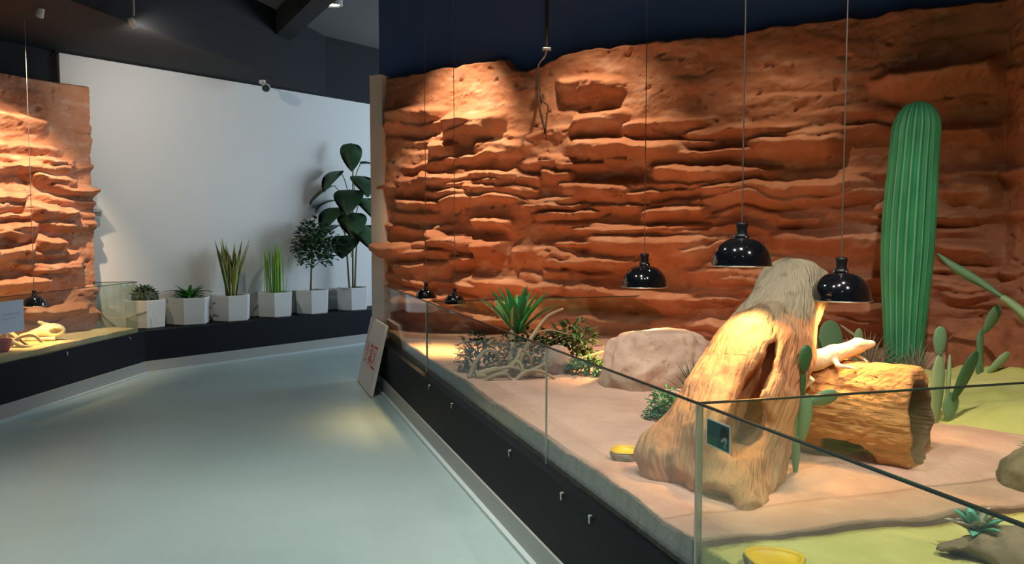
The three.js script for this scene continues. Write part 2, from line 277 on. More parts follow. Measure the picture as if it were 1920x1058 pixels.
// ------------------------------------------------------------------ sand
const paneDist = (x, z) => { const px = x - G2[0], pz = z - G2[1]; return px * IN[0] + pz * IN[1]; };
const sandY = (x, z) => { const t = Math.max(0, paneDist(x, z)); const h = 0.56 + 0.09 * smooth(0.3, 2.6, t) + 0.028 * fbm(x * 1.7, 0.5, z * 1.7, 3) + 0.008 * fbm(x * 9, 2, z * 9, 2), dd = -((z - G2[1]) + (x - G2[0]) * 0.279) / 1.038; return mix(yellowY(x, z) - 0.004, h, smooth(0.0, 0.55, dd)); };
const yellowY = (x, z) => 0.56 + 0.045 * fbm(x * 2.6, 4.5, z * 2.6, 3);
const leftY = (x, z) => 0.505 + 0.03 * fbm(x * 2, 9, z * 2, 3);
function bed(name, front, back, hf, nx, nt, cols, y0) {   // front, back: polylines
  const along = (pl, t) => { let L = [], S = 0; for (let i = 0; i < pl.length - 1; i++) { const d = Math.hypot(pl[i + 1][0] - pl[i][0], pl[i + 1][1] - pl[i][1]); L.push(d); S += d; } let s = t * S; for (let i = 0; i < L.length; i++) { if (s <= L[i] || i === L.length - 1) { const k = s / L[i]; return [mix(pl[i][0], pl[i + 1][0], k), mix(pl[i][1], pl[i + 1][1], k)]; } s -= L[i]; } };
  const P = [], U = [], idx = [], W = nt + 3;
  for (let i = 0; i <= nx; i++) { const a = along(front, i / nx), b = along(back, i / nx);
    for (let j = -1; j <= nt + 1; j++) { const t = clamp(j / nt), x = mix(a[0], b[0], t), z = mix(a[1], b[1], t), y = j < 0 || j > nt ? y0 : hf(x, z); P.push(x, y, z); U.push(x + (j < 0 ? 0.1 : 0), z); } }
  for (let i = 0; i < nx; i++) for (let j = 0; j < W - 1; j++) { const a = i * W + j; idx.push(a, a + W, a + W + 1, a, a + W + 1, a + 1); }
  const endcap = (i, flip) => { for (let j = 1; j < W - 2; j++) { const a = i * W + j, b = P.length / 3; P.push(P[3 * a], y0, P[3 * a + 2], P[3 * a + 3], y0, P[3 * a + 5]); U.push(0, 0, 0, 0.1); flip ? idx.push(a, b, a + 1, a + 1, b, b + 1) : idx.push(a, a + 1, b, a + 1, b + 1, b); } };
  endcap(0, false); endcap(nx, true);
  const g = new THREE.BufferGeometry(); g.setAttribute('position', new THREE.Float32BufferAttribute(P, 3)); g.setAttribute('uv', new THREE.Float32BufferAttribute(U, 2)); g.setIndex(idx); g.computeVertexNormals();
  paint(g, (x, y, z) => { const a = fbm(x * 3, 1, z * 3, 4), b = fbm(x * 14, 2, z * 14, 3); return cmix(cmix(cols[0], cols[1], smooth(-0.2, 0.35, a)), cols[2], 0.5 * smooth(0.05, 0.45, b)); });
  const m = mesh(name, g, M.sand); m.userData.kind = 'stuff'; return m;
}
const ins = (p, d) => [p[0] + IN[0] * d, p[1] + IN[1] * d];
const PINK = [lin(0xd6ab98), lin(0xc79b88), lin(0xe2bba8)], YEL = [lin(0xbfbe70), lin(0xb0b062), lin(0xccca80)], TAN = [lin(0xc8b687), lin(0xb9a878), lin(0xd8c79a)];
tag(bed('sand_bed', [ins(G0, 0.024), ins([paneX(-2.385), -2.385], 0.024)], [[-1.05, -7.98], [3.5, -5.68], [3.52, -3.22]], sandY, 150, 130, PINK, 0.455), 'pinkish beige sand filling the long enclosure behind the glass', 'sand');
tag(bed('yellow_sand_bed', [ins([paneX(-2.345), -2.345], 0.012), ins(G3, 0.012)], [[3.52, -3.15], [3.6, 0.9]], yellowY, 80, 80, YEL, 0.455), 'yellow green sand in the nearest enclosure, around the front bowl', 'sand');
tag(bed('tan_sand_bed', [[-4.19, -5.6], [-3.995, -8.5]], [[-5.95, -5.6], [-4.42, -8.45]], leftY, 60, 40, TAN, 0.455), 'tan sand under the animal skull in the left enclosure', 'sand');
{ // grey strip with a wavy top, between the sand and the front glass
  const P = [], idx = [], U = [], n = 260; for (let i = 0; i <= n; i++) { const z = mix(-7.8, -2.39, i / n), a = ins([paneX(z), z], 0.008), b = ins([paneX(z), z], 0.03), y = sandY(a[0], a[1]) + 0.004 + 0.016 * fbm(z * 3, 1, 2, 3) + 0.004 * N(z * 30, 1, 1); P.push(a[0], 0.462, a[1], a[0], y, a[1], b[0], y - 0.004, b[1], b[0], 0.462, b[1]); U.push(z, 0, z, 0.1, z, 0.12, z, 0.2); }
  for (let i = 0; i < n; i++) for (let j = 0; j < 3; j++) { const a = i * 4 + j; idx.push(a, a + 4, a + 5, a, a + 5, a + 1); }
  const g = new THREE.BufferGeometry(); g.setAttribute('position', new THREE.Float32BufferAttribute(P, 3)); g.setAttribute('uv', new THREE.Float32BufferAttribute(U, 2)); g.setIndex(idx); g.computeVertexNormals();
  paint(g, (x, y, z) => cmix(lin(0x86807a), lin(0x716a62), smooth(-0.2, 0.3, fbm(x * 20, y * 30, z * 20, 3)))); mesh('grey_strip', g, M.sand, scene.getObjectByName('sand_bed')).userData.kind = 'stuff';
}
{ // yellow mound at the back right of the long enclosure
  const g = new THREE.PlaneGeometry(1.7, 2.2, 80, 90); g.rotateX(-Math.PI / 2); const p = g.attributes.position;
  for (let i = 0; i < p.count; i++) { const x0 = p.getX(i), z0 = p.getZ(i), x = x0 + 2.65, z = z0 - 3.95; const e = 1 - smooth(0.55, 1.0, Math.hypot(x0 / 0.85, z0 / 1.1) + 0.25 * fbm(x * 2, 1, z * 2, 3)); p.setXYZ(i, x, sandY(x, z) - 0.04 + e * (0.1 + 0.1 * fbm(x * 2.2, 6, z * 2.2, 3) + 0.05 * smooth(2.3, 3, x)), z); }
  g.computeVertexNormals(); paint(g, (x, y, z) => cmix(YEL[0], YEL[2], smooth(-0.2, 0.4, fbm(x * 6, 3, z * 6, 3)))); 
  const m = mesh('yellow_sand_mound', g, M.sand); m.userData.kind = 'stuff'; tag(m, 'yellow green sand heaped behind the hollow log by the rock wall', 'sand');
}

// ------------------------------------------------------------------ glass
function pane(name, a, b, y0, y1, label, group, ends = [0, 0]) {
  const g = thing(name, label, 'glass panel', [(a[0] + b[0]) / 2, y0, (a[1] + b[1]) / 2], group), o = [-(a[0] + b[0]) / 2, -y0, -(a[1] + b[1]) / 2], t = 0.01;
  const dx = b[0] - a[0], dz = b[1] - a[1], L = Math.hypot(dx, dz), sx = -dz / L * t / 2, sz = dx / L * t / 2, A = [a[0] - sx, a[1] - sz], B = [b[0] - sx, b[1] - sz], e = 0.004;
  const lerp = (k) => [mix(A[0], B[0], k / L), mix(A[1], B[1], k / L)];
  mesh('sheet', segBox(lerp(e), lerp(L - e), y0, y1 - 0.006, t).translate(...o), M.glass, g);
  mesh('top_edge', segBox(A, B, y1 - 0.006, y1, t).translate(...o), M.glassEdge, g);
  if (ends[0]) mesh('end_edge', segBox(A, lerp(ends[0]), y0, y1 - 0.006, t).translate(...o), M.glassPost, g);
  if (ends[1]) mesh('end_edge', segBox(lerp(L - ends[1]), B, y0, y1 - 0.006, t).translate(...o), M.glassPost, g);
  return g;
}
const GY = TOPY + 0.001;
const off = (p, d) => [p[0] + 0.313 * d, p[1] + 0.95 * d];
pane('glass_screen', G0, off(G1, -0.004), GY, GLASSY, 'farthest glass front panel beside the leaning sign', 'glass fronts', [0, 0.004]);
pane('glass_screen', off(G1, 0.004), off(GJ, -0.002), GY, GLASSY, 'glass front panel before the agave and driftwood', 'glass fronts', [0.004, 0.003]);
pane('glass_screen', off(GJ, 0.002), off(G2, -0.01), GY, GLASSY, 'glass front panel before the small yellow bowl', 'glass fronts');
const nearPane = pane('glass_screen', off(G2, 0.01), G3, GY, GLASSY, 'nearest glass front panel carrying the dark picture card', 'glass fronts');
pane('glass_divider', ins(G1, -0.004), ins(G1, 2.08), GY, GLASSY, 'glass divider crossing the far end of the enclosure', 'glass dividers', [0.012, 0]);
pane('glass_divider', [G2[0] - 0.005, G2[1]], DIV2, GY, GLASSY, 'glass divider between the yellow sand and the leaning stump', 'glass dividers', [0.02, 0]);
pane('glass_screen', [-4.225, -4.6], [-3.99, -8.5], GY, GLASSY, 'glass front panel of the left enclosure with the skull', 'glass fronts');
pane('glass_divider', [-4.01, -8.51], [-4.43, -8.43], GY, GLASSY, 'short glass end panel beside the first white planter', 'glass dividers');

// steel clips holding the glass, parts of the low walls
function clip(parent, x, y, z, ang) {
  const g = merge([new THREE.CylinderGeometry(0.009, 0.009, 0.012, 10).rotateX(Math.PI / 2), new RoundedBoxGeometry(0.011, 0.03, 0.007, 2, 0.003).translate(0, -0.012, 0.003)]);
  g.rotateY(ang).translate(x, y, z); mesh('clip', g, M.metal, parent);
}
for (const z of [-3.9, -3.25, -2.98, -5.0, -5.62]) clip(lowRight, faceX(z) - 0.006, 0.43, z, -1.25);
for (const z of [-7.2, -8.25]) clip(lowLeft, -4.32 + (-3 - z) * 0.0667 + 0.006, 0.43, z, 1.5);

// ------------------------------------------------------------------ ceiling lights
function aimed(pos, target) { return new THREE.Quaternion().setFromUnitVectors(V(0, -1, 0), V(target[0] - pos[0], target[1] - pos[1], target[2] - pos[2]).normalize()); }
function spot(parent, local, targetLocal, color, cd, angle, pen, radius) {
  const l = new THREE.SpotLight(color, cd, 0, angle, pen, 2); l.position.set(...local); l.target.position.set(...targetLocal); l.target.name = 'aim';
  l.castShadow = true; l.shadow.radius = radius; l.shadow.mapSize.set(1024, 1024); l.name = 'light'; parent.add(l); parent.add(l.target); return l;
}
function trackSpot(label, pos, target, color, cd, angle, pen, mat = M.fitting, rod = 0.25) {
  const g = thing('track_spotlight', label, 'spotlight', pos, 'ceiling spotlights'), q = aimed(pos, target), d = V(target[0] - pos[0], target[1] - pos[1], target[2] - pos[2]).normalize();
  mesh('can', new THREE.LatheGeometry([[0.0, 0.1], [0.022, 0.096], [0.028, 0.07], [0.03, 0.0], [0.03, -0.02], [0.027, -0.02], [0.025, 0.0]].map((p) => new THREE.Vector2(...p)), 24).applyQuaternion(q), mat, g);
  const lens = std({ color: 0xffffff, emissive: color, emissiveIntensity: 5 });
  mesh('lens', new THREE.CylinderGeometry(0.025, 0.025, 0.004, 20).applyQuaternion(q), lens, g);
  mesh('rod', new THREE.CylinderGeometry(0.009, 0.009, rod, 8).translate(0, rod / 2 + 0.08, 0), mat, g);
  mesh('adapter', new RoundedBoxGeometry(0.05, 0.03, 0.1, 2, 0.006).translate(0, rod + 0.09, 0), mat, g);
  const l = d.clone().multiplyScalar(0.035); spot(g, [l.x, l.y, l.z], [target[0] - pos[0], target[1] - pos[1], target[2] - pos[2]], color, cd, angle, pen, 1.6);
  return g;
}
function downlight(label, x, z, y, color, cd, angle = 1.05) {
  const g = thing('ceiling_downlight', label, 'downlight', [x, y, z], 'ceiling downlights');
  mesh('ring', new THREE.LatheGeometry([[0.07, 0], [0.095, -0.006], [0.1, -0.02], [0.1, 0.06], [0.07, 0.06], [0.07, 0]].map((p) => new THREE.Vector2(...p)), 28), M.whiteFitting, g);
  mesh('diffuser', new THREE.CylinderGeometry(0.07, 0.07, 0.01, 24).translate(0, 0.005, 0), M.lens, g);
  spot(g, [0, -0.03, 0], [0, -4, 0], color, cd, angle, 0.7, 4);
}
downlight('round ceiling downlight glowing above the white wall plants', -1.93, -8.8, 3.98, COOL, CORRIDOR * 0.2);
for (const [x, z, t] of [[-1.6, -4.4, 'in the middle of the walkway ceiling'], [-0.6, -2.2, 'over the walkway close to the viewer'], [-2.2, 0.2, 'over the walkway behind the viewer, left side'], [0.2, 0.8, 'over the walkway behind the viewer, right side']]) downlight('round ceiling downlight ' + t, x, z, 4.12, COOL, CORRIDOR);
downlight('round warm ceiling downlight over the walkway floor, left of the viewer', -2.7, -3.3, 4.12, NEUTRAL, CORRIDOR * 1.3, 0.6);
struct('ceiling_beam', boxUV(new THREE.BoxGeometry(0.22, 0.3, 9).rotateY(0.5).translate(-2.6, 4.06, -9.6)), M.black);
struct('ceiling_beam', boxUV(new THREE.BoxGeometry(6, 0.16, 0.2).rotateY(0.12).translate(-2.6, 4.12, -7.7)), M.black);
trackSpot('small pale spotlight hanging at the soffit edge above the white wall', [-3.32, 3.34, -7.15], [-3.5, 2.3, -9.8], NEUTRAL, 7.5, 1.05, 1, M.whiteFitting, 0.74);
trackSpot('grey spotlight on the soffit above the left rock', [-4.0, 3.36, -6.9], [-5.0, 1.2, -7.7], WARM, 46, 0.62, 0.8, M.whiteFitting, 0.02);
// warm spots washing the rock on the right (above the frame)
trackSpot('black ceiling spotlight lighting the far rock ledge', [-0.7, 4.0, -6.7], [-0.5, 2.4, -7.45], WARM, ROCK_SPOT * 1.3, 0.42, 0.9);
trackSpot('black ceiling spotlight washing the middle of the rock wall', [0.45, 4.0, -6.15], [0.6, 1.2, -6.85], WARM, ROCK_SPOT * 0.75, 0.6, 0.9);
trackSpot('black ceiling spotlight washing the rock behind the heat lamps', [1.75, 4.0, -5.5], [1.85, 0.9, -6.1], WARM, ROCK_SPOT * 0.32, 0.55, 0.9);
trackSpot('black ceiling spotlight aimed at the sand before the agave', [-0.2, 3.95, -3.6], [0.1, 0.5, -4.6], NEUTRAL, 30, 0.55, 0.9);
trackSpot('black ceiling spotlight aimed at the leaning stump', [0.5, 3.95, -2.0], [1.2, 0.6, -3.4], NEUTRAL, 15, 0.55, 0.9);
trackSpot('black ceiling spotlight aimed at the log and yellow sand', [1.4, 3.95, -2.4], [2.2, 1.0, -4.3], NEUTRAL, 24, 0.55, 0.9);

trackSpot('added unseen black spotlight brightening the nearest yellow sand', [1.9, 3.95, -0.9], [1.5, 0.5, -2.0], NEUTRAL, 32, 0.6, 0.9);  // added lamp out of view, brightens the near yellow sand

// ------------------------------------------------------------------ heat lamps
function heatLamp(label, x, y, z, r, cd, angle = 1.0) {
  const g = thing('heat_lamp', label, 'lamp', [x, y, z], 'hanging heat lamps'), k = r / 0.15, v = (a, b) => new THREE.Vector2(a * k, b * k);
  const prof = []; for (let i = 0; i <= 14; i++) { const a = i / 14 * Math.PI / 2; prof.push(v(0.03 + 0.12 * Math.cos(a), 0.138 * Math.sin(a))); }
  const shade = mesh('shade', new THREE.LatheGeometry([v(0.152, -0.003), v(0.155, 0.0), ...prof], 40), M.enamel, g);
  mesh('reflector', new THREE.LatheGeometry([v(0.152, -0.003), ...prof.map((p) => new THREE.Vector2(p.x - 0.003 * k, p.y - 0.002 * k))], 40), M.shadeInner, shade);
  mesh('rim', new THREE.TorusGeometry(0.153 * k, 0.003 * k, 8, 40).rotateX(Math.PI / 2).translate(0, -0.002, 0), M.metal, shade);
  mesh('neck', new THREE.LatheGeometry([v(0.032, 0.135), v(0.037, 0.142), v(0.034, 0.152), v(0.026, 0.16), v(0.026, 0.195), v(0.03, 0.198), v(0.03, 0.212), v(0.022, 0.218), v(0.0, 0.219)], 24), M.socket, g);
  for (let i = 0; i < 3; i++) mesh('screw', new THREE.SphereGeometry(0.006 * k, 8, 6).translate(0.036 * k * Math.cos(i * 2.1 + 1.2), 0.143 * k, 0.036 * k * Math.sin(i * 2.1 + 1.2)), M.metal, g);
  mesh('bulb', new THREE.LatheGeometry([v(0.0, 0.02), v(0.03, 0.026), v(0.042, 0.045), v(0.036, 0.07), v(0.018, 0.1), v(0.016, 0.138), v(0, 0.138)], 20), M.bulb, g);
  mesh('cord', new THREE.CylinderGeometry(0.0028, 0.0028, 4.2 - y - 0.215 * k, 6).translate(0, 0.215 * k + (4.2 - y - 0.215 * k) / 2, 0), M.wire, g);
  spot(g, [0, 0.012 * k, 0], [0, -1, 0], HEAT, cd, angle, 0.6, 1.8);
}
heatLamp('large black dome heat lamp hanging left of the stump top', 0.889, 1.382, -3.1, 0.114, HEAT_LAMP * 0.27, 0.72);
heatLamp('large black dome heat lamp hanging above the hollow log', 1.38, 1.228, -3.35, 0.122, HEAT_LAMP * 0.24, 1.2);
heatLamp('black dome heat lamp hanging over the broad flat boulder', 0.878, 1.157, -5.3, 0.15, HEAT_LAMP);
heatLamp('small dark heat lamp hanging nearest the white post', -0.7, 0.985, -6.5, 0.085, HEAT_LAMP * 0.5);
heatLamp('small dark heat lamp hanging left of the agave', -0.456, 0.95, -6.35, 0.085, HEAT_LAMP * 0.4);
heatLamp('small grey heat lamp hanging before the left rock', -4.311, 0.86, -7.2, 0.095, HEAT_LAMP * 0.22);

// conduit and cables on the rock
{ const g = thing('hanging_conduit', 'dark conduit with cables running down the rock wall', 'conduit', [0.294, 3.05, -6.85]);
  mesh('pipe', new THREE.CylinderGeometry(0.016, 0.016, 1.15, 10).translate(0, 0.575, -0.05), M.fitting, g);
  mesh('clamp', new RoundedBoxGeometry(0.075, 0.025, 0.04, 2, 0.006).translate(0, 0.02, -0.04), M.metal, g);
  mesh('cable', tube([V(0, 0.02, -0.04), V(-0.02, -0.06, 0.02), V(-0.07, -0.13, 0.04), V(-0.075, -0.35, 0.05), V(-0.06, -0.5, 0.08), V(-0.04, -0.6, 0.1), V(-0.02, -0.67, 0.12)], 0.009, 40), M.rubber, g);
  mesh('cable', tube([V(-0.07, -0.36, 0.05), V(-0.03, -0.44, 0.07), V(0.005, -0.47, 0.08), V(-0.005, -0.58, 0.1), V(-0.015, -0.67, 0.12)], 0.007, 30), M.rubber, g);
  mesh('plug', new THREE.CylinderGeometry(0.014, 0.01, 0.05, 10).translate(-0.018, -0.69, 0.12), M.rubber, g); }

// ------------------------------------------------------------------ plants: shapes
function blade(pts, w, side, th, fold = 0) {   // closed blade along pts; w(t) half width
  const n = pts.length, P = [], idx = [];
  for (let i = 0; i < n; i++) { const t = i / (n - 1), d = (pts[Math.min(n - 1, i + 1)]).clone().sub(pts[Math.max(0, i - 1)]).normalize(), s = side.clone().addScaledVector(d, -side.dot(d)).normalize(), up = s.clone().cross(d).normalize(), h = w(t), q = pts[i], k = th * Math.min(1, h / (th + 1e-6));
    for (const [a, b] of [[-1, 1], [0, 0], [1, 1], [0, 2]]) { const o = q.clone().addScaledVector(s, a * h); if (b === 1) o.addScaledVector(up, fold * h); if (b === 0) o.addScaledVector(up, k); if (b === 2) o.addScaledVector(up, -k); P.push(o.x, o.y, o.z); } }
  for (let i = 0; i < n - 1; i++) for (let j = 0; j < 4; j++) { const a = i * 4 + j, b = i * 4 + (j + 1) % 4; idx.push(a, a + 4, b, b, a + 4, b + 4); }
  idx.push(0, 1, 2, 0, 2, 3); const e = (n - 1) * 4; idx.push(e, e + 2, e + 1, e, e + 3, e + 2);
  const g = new THREE.BufferGeometry(); g.setAttribute('position', new THREE.Float32BufferAttribute(P, 3)); g.setAttribute('uv', new THREE.Float32BufferAttribute(new Float32Array(P.length / 3 * 2), 2)); g.setIndex(idx); g.computeVertexNormals(); return g;
}
// arching leaf: azimuth, lean from vertical, curl, length, half width
const W = { sword: (t) => (0.75 + 0.5 * t - 0.2 * t * t) * (1 - smooth(0.62, 1, t) * 0.97) / 1.05, lance: (t) => Math.pow(Math.sin(Math.PI * clamp(0.08 + 0.92 * t, 0, 1)), 0.7) + 0.01, spike: (t) => (1 - t) * (0.8 + 0.6 * t) + 0.01, heart: (t) => Math.max(0.02, Math.pow(Math.sin(Math.PI * Math.pow(t, 0.62)), 0.75)) };
function leafGeo(base, az, lean, curl, len, hw, wf, th = 0.003, fold = 0.2, n = 9) {
  const pts = [], p = base.clone(), h = V(Math.cos(az), 0, Math.sin(az)); let prev = 0;
  for (let i = 0; i < n; i++) { const t = i / (n - 1); if (i) { const a = lean + curl * Math.pow((t + prev) / 2, 1.6), s = len / (n - 1); p.addScaledVector(h, Math.sin(a) * s); p.y += Math.cos(a) * s; } prev = t; pts.push(p.clone()); }
  return blade(pts, (t) => hw * wf(t), V(-Math.sin(az), 0, Math.cos(az)), th, fold);
}
const hexPot = (() => { const p = []; for (const [r, y] of [[0.175, 0], [0.188, 0.012], [0.2, 0.308], [0.198, 0.32], [0.175, 0.32], [0.17, 0.31], [0.168, 0.27]]) p.push(new THREE.Vector2(r, y)); const g = new THREE.LatheGeometry([new THREE.Vector2(0.001, 0), ...p], 6).toNonIndexed(); g.computeVertexNormals(); return boxUV(g); })();
const potSoil = new THREE.CylinderGeometry(0.172, 0.172, 0.02, 6).translate(0, 0.285, 0);
function planter(x, z, turn, label) {   // a pot is a thing; what grows in it is another
  const g = thing('hexagonal_planter', label, 'planter', [x, TOPY, z], 'white planters on the ledge'); g.rotation.y = turn; g.scale.set(1.18, 0.98, 1.18);
  mesh('pot', hexPot, M.concrete, g); mesh('soil', potSoil, M.soil, g); return g;
}
const POTS = [[-4.12, -8.95], [-3.76, -9.29], [-3.4, -9.66], [-3.01, -10.14], [-2.64, -10.55], [-2.21, -11.05]];
['white hexagonal planter holding the squat dark succulent, beside the glass', 'white hexagonal planter holding the low fern', 'white hexagonal planter holding the dark striped snake plant', 'white hexagonal planter holding the bright narrow snake plant', 'white hexagonal planter holding the bushy little tree', 'white hexagonal planter nearest the white post, under the tall plant'].forEach((l, i) => planter(POTS[i][0], POTS[i][1], [0.5, 0.12, 0.2, 0.25, 0.2, 0.15][i], l));
const SOIL = TOPY + 0.29;
{ // squat dark succulent
  const g = thing('dark_succulent', 'squat dark green succulent in the leftmost white planter', 'plant', [POTS[0][0], SOIL, POTS[0][1]]);
  const body = sdfMesh((x, y, z) => ell(x, y, z, [0, 0.03, 0], [0.135, 0.12, 0.135]) + 0.012 * Math.cos(9 * Math.atan2(z, x)) + 0.01 * N(x * 30, y * 30, z * 30), [-0.17, -0.02, -0.17], [0.17, 0.18, 0.17], 0.01);
  mesh('body', body, G.dark, g);
  for (let i = 0; i < 26; i++) { const a = i * 2.4, k = i / 26; mesh('leaf', leafGeo(V(0.1 * (1 - k * 0.7) * Math.cos(a), 0.07 + 0.07 * k, 0.1 * (1 - k * 0.7) * Math.sin(a)), a, 1.1 - 0.7 * k, 0.5, 0.075, 0.017, W.lance, 0.005, 0.3, 6), i % 3 ? G.dark : G.bush2, g); }
}
{ // fern
  const g = thing('bird_nest_fern', 'low bright green fern with arching leaves in its white planter', 'plant', [POTS[1][0], SOIL, POTS[1][1]]);
  for (let i = 0; i < 34; i++) { const a = i * 2.4 + rr(-0.2, 0.2), k = i / 34; mesh('leaf', leafGeo(V(0.02 * Math.cos(a), 0, 0.02 * Math.sin(a)), a, 0.35 + 0.75 * k, 0.9 + 0.5 * k, rr(0.16, 0.26), rr(0.018, 0.03), W.lance, 0.002, 0.25), i % 2 ? G.fern : G.fern2, g); }
  for (const [a, l] of [[0.2, 0.33], [2.6, 0.34], [3.4, 0.3], [-0.3, 0.3]]) mesh('frond', leafGeo(V(0, 0.02, 0), a, 0.9, 1.3, l, 0.016, W.lance, 0.002, 0.2, 12), G.dark, g);
}
{ // dark snake plant: each leaf has pale margins
  const g = thing('striped_snake_plant', 'tall snake plant with dark leaves and yellow margins', 'plant', [POTS[2][0], SOIL, POTS[2][1]]);
  for (let i = 0; i < 21; i++) { const a = i * 2.4 + rr(-0.3, 0.3), L = rr(0.5, 0.78), b = V(rr(0.02, 0.07) * Math.cos(a), 0, rr(0.02, 0.07) * Math.sin(a)), ln = rr(0.04, 0.36) * (Math.cos(a) * 0.779 + Math.sin(a) * 0.627 < -0.2 ? 0.3 : 1), cu = rr(-0.1, 0.15), w = rr(0.022, 0.032);
    const lf = mesh('leaf', leafGeo(b, a, ln, cu, L, w * 1.18, W.sword, 0.0015, 0.25), G.sansEdge, g);
    mesh('leaf_center', leafGeo(b, a, ln, cu, L * 0.985, w * 0.75, W.sword, 0.004, 0.25), i % 3 ? G.sansDark : G.sansPale, lf); }
}
{ const g = thing('narrow_snake_plant', 'upright bright green snake plant with narrow leaves', 'plant', [POTS[3][0], SOIL, POTS[3][1]]);
  for (let i = 0; i < 40; i++) { const a = i * 2.4 + rr(-0.3, 0.3), r = rr(0.01, 0.14); mesh('leaf', leafGeo(V(r * Math.cos(a), 0, r * Math.sin(a)), a, rr(-0.02, 0.1), rr(-0.05, 0.12), rr(0.45, 0.68), rr(0.01, 0.016), W.sword, 0.003, 0.3), i % 2 ? G.narrow : G.narrow2, g); }
}
function foliage(n, c, r, size, wf = W.lance, aspect = 0.38) { const list = []; for (let i = 0; i < n; i++) { const a = rr(0, 6.283), b = Math.acos(rr(-0.8, 1)), q = Math.pow(rnd(), 0.45), az = a + rr(-0.8, 0.8), s = size * rr(0.7, 1.2); list.push(leafGeo(V(c.x + r.x * q * Math.sin(b) * Math.cos(a), c.y + r.y * q * Math.cos(b), c.z + r.z * q * Math.sin(b) * Math.sin(a)), az, rr(0.5, 2.0), 0.8, s, s * aspect, wf, 0.0015, 0.25, 6)); } return merge(list); }
{ const g = thing('bushy_tree', 'small bushy tree with thin trunk in its white planter', 'plant', [POTS[4][0], SOIL, POTS[4][1]]);
  mesh('trunk', taperTube([V(-0.02, 0, 0), V(-0.01, 0.2, 0.01), V(0, 0.42, 0), V(0.02, 0.7, 0)], 0.014, 0.007, 16, 7, 0.2), G.stem, g);
  for (const [a, y, l] of [[0.4, 0.3, 0.26], [2.4, 0.34, 0.25], [4.4, 0.4, 0.24], [1.4, 0.5, 0.2], [3.3, 0.55, 0.2]]) mesh('branch', taperTube([V(-0.005, y, 0), V(l * 0.5 * Math.cos(a), y + 0.1, l * 0.5 * Math.sin(a)), V(l * Math.cos(a), y + 0.14, l * Math.sin(a))], 0.007, 0.003, 8, 6), G.stem, g);
  const f = mesh('foliage', foliage(420, V(0.08, 0.6, 0.07), V(0.3, 0.36, 0.25), 0.075), G.bush, g); f.userData.kind = 'stuff';
  const f2 = mesh('foliage', foliage(160, V(0.06, 0.62, 0.07), V(0.28, 0.34, 0.25), 0.07), G.bush2, g); f2.userData.kind = 'stuff';
}
{ // tall broad-leaved plant
  const g = thing('tall_broadleaf_plant', 'tall plant with very large dark heart shaped leaves beside the white post', 'plant', [POTS[5][0], SOIL, POTS[5][1]]);
  for (const [x, z, h, bx] of [[-0.04, 0, 1.25, -0.1], [0.04, 0.03, 0.85, 0.05], [0.0, -0.04, 1.75, 0.02]]) mesh('stem', taperTube([V(x, 0, z), V(x + bx * 0.4, h * 0.5, z), V(x + bx, h, z)], 0.014, 0.008, 12, 8), G.stem, g);
  for (const [x, y, z, az, ln, cu, L, w] of [[0.0, 2.0, 0.0, 1.3, 2.75, 0.2, 0.42, 0.15], [-0.14, 1.62, 0.05, 2.2, 2.2, 0.5, 0.42, 0.17], [0.1, 1.55, 0.05, 0.9, 2.2, 0.5, 0.42, 0.17], [-0.22, 1.42, 0.05, 2.5, 2.0, 0.6, 0.46, 0.18], [0.0, 1.36, 0.1, 1.5, 2.3, 0.4, 0.46, 0.2], [0.16, 1.25, 0.05, 0.8, 2.2, 0.5, 0.42, 0.18], [-0.16, 1.12, 0.08, 2.1, 2.2, 0.5, 0.46, 0.2], [0.02, 1.05, 0.12, 1.3, 2.3, 0.4, 0.46, 0.2], [-0.14, 0.88, 0.1, 2.5, 2.0, 0.5, 0.56, 0.25], [0.14, 0.88, 0.12, 0.9, 2.2, 0.4, 0.5, 0.24], [-0.02, 0.74, 0.12, 1.7, 2.3, 0.3, 0.42, 0.2], [-0.16, 1.22, 0.02, 2.6, 1.7, 0.9, 0.4, 0.16], [0.12, 1.72, -0.05, 0.2, 1.5, 0.8, 0.36, 0.14]]) {
    const lf = mesh('leaf', leafGeo(V(x, y, z), az, ln, cu, L, w, W.heart, 0.002, 0.15, 14), rnd() < 0.7 ? G.rubber : G.bush, g);
    mesh('stalk', tube([V(x, y, z), V(x * 0.6, y - 0.12, z * 0.6), V(x * 0.3, y - 0.3, 0)], 0.006, 8, 6), G.stem, lf);
  }
}

// ------------------------------------------------------------------ wall fittings, sign
{ const g = thing('security_camera', 'small white security camera under the black soffit edge', 'camera', [-3.02, 3.3, -9.98]);
  mesh('mount', new RoundedBoxGeometry(0.07, 0.07, 0.06, 2, 0.012).translate(-0.06, 0.09, -0.02), M.whiteFitting, g);
  mesh('arm', tube([V(-0.06, 0.07, 0), V(-0.03, 0.04, 0.03), V(0, 0.01, 0.05)], 0.015, 8, 8), M.whiteFitting, g);
  const b = mesh('body', new THREE.CylinderGeometry(0.05, 0.05, 0.15, 20).rotateX(Math.PI / 2).rotateY(0.25).rotateX(0.25).translate(0.02, -0.01, 0.1), M.whiteFitting, g);
  mesh('lens', new THREE.CylinderGeometry(0.042, 0.042, 0.012, 20).rotateX(Math.PI / 2).rotateY(0.25).rotateX(0.25).translate(0.04, -0.03, 0.178), M.enamel, b); }
{ const g = thing('wall_switch', 'small white bracket on the edge of the white wall', 'wall fitting', [-4.43, 1.73, -8.57]);
  mesh('plate', new RoundedBoxGeometry(0.09, 0.09, 0.012, 2, 0.004).rotateY(0.68), M.whiteFitting, g);
  mesh('shelf', new RoundedBoxGeometry(0.1, 0.02, 0.05, 2, 0.004).rotateY(0.68).translate(0.015, 0.02, 0.025), M.whiteFitting, g); }
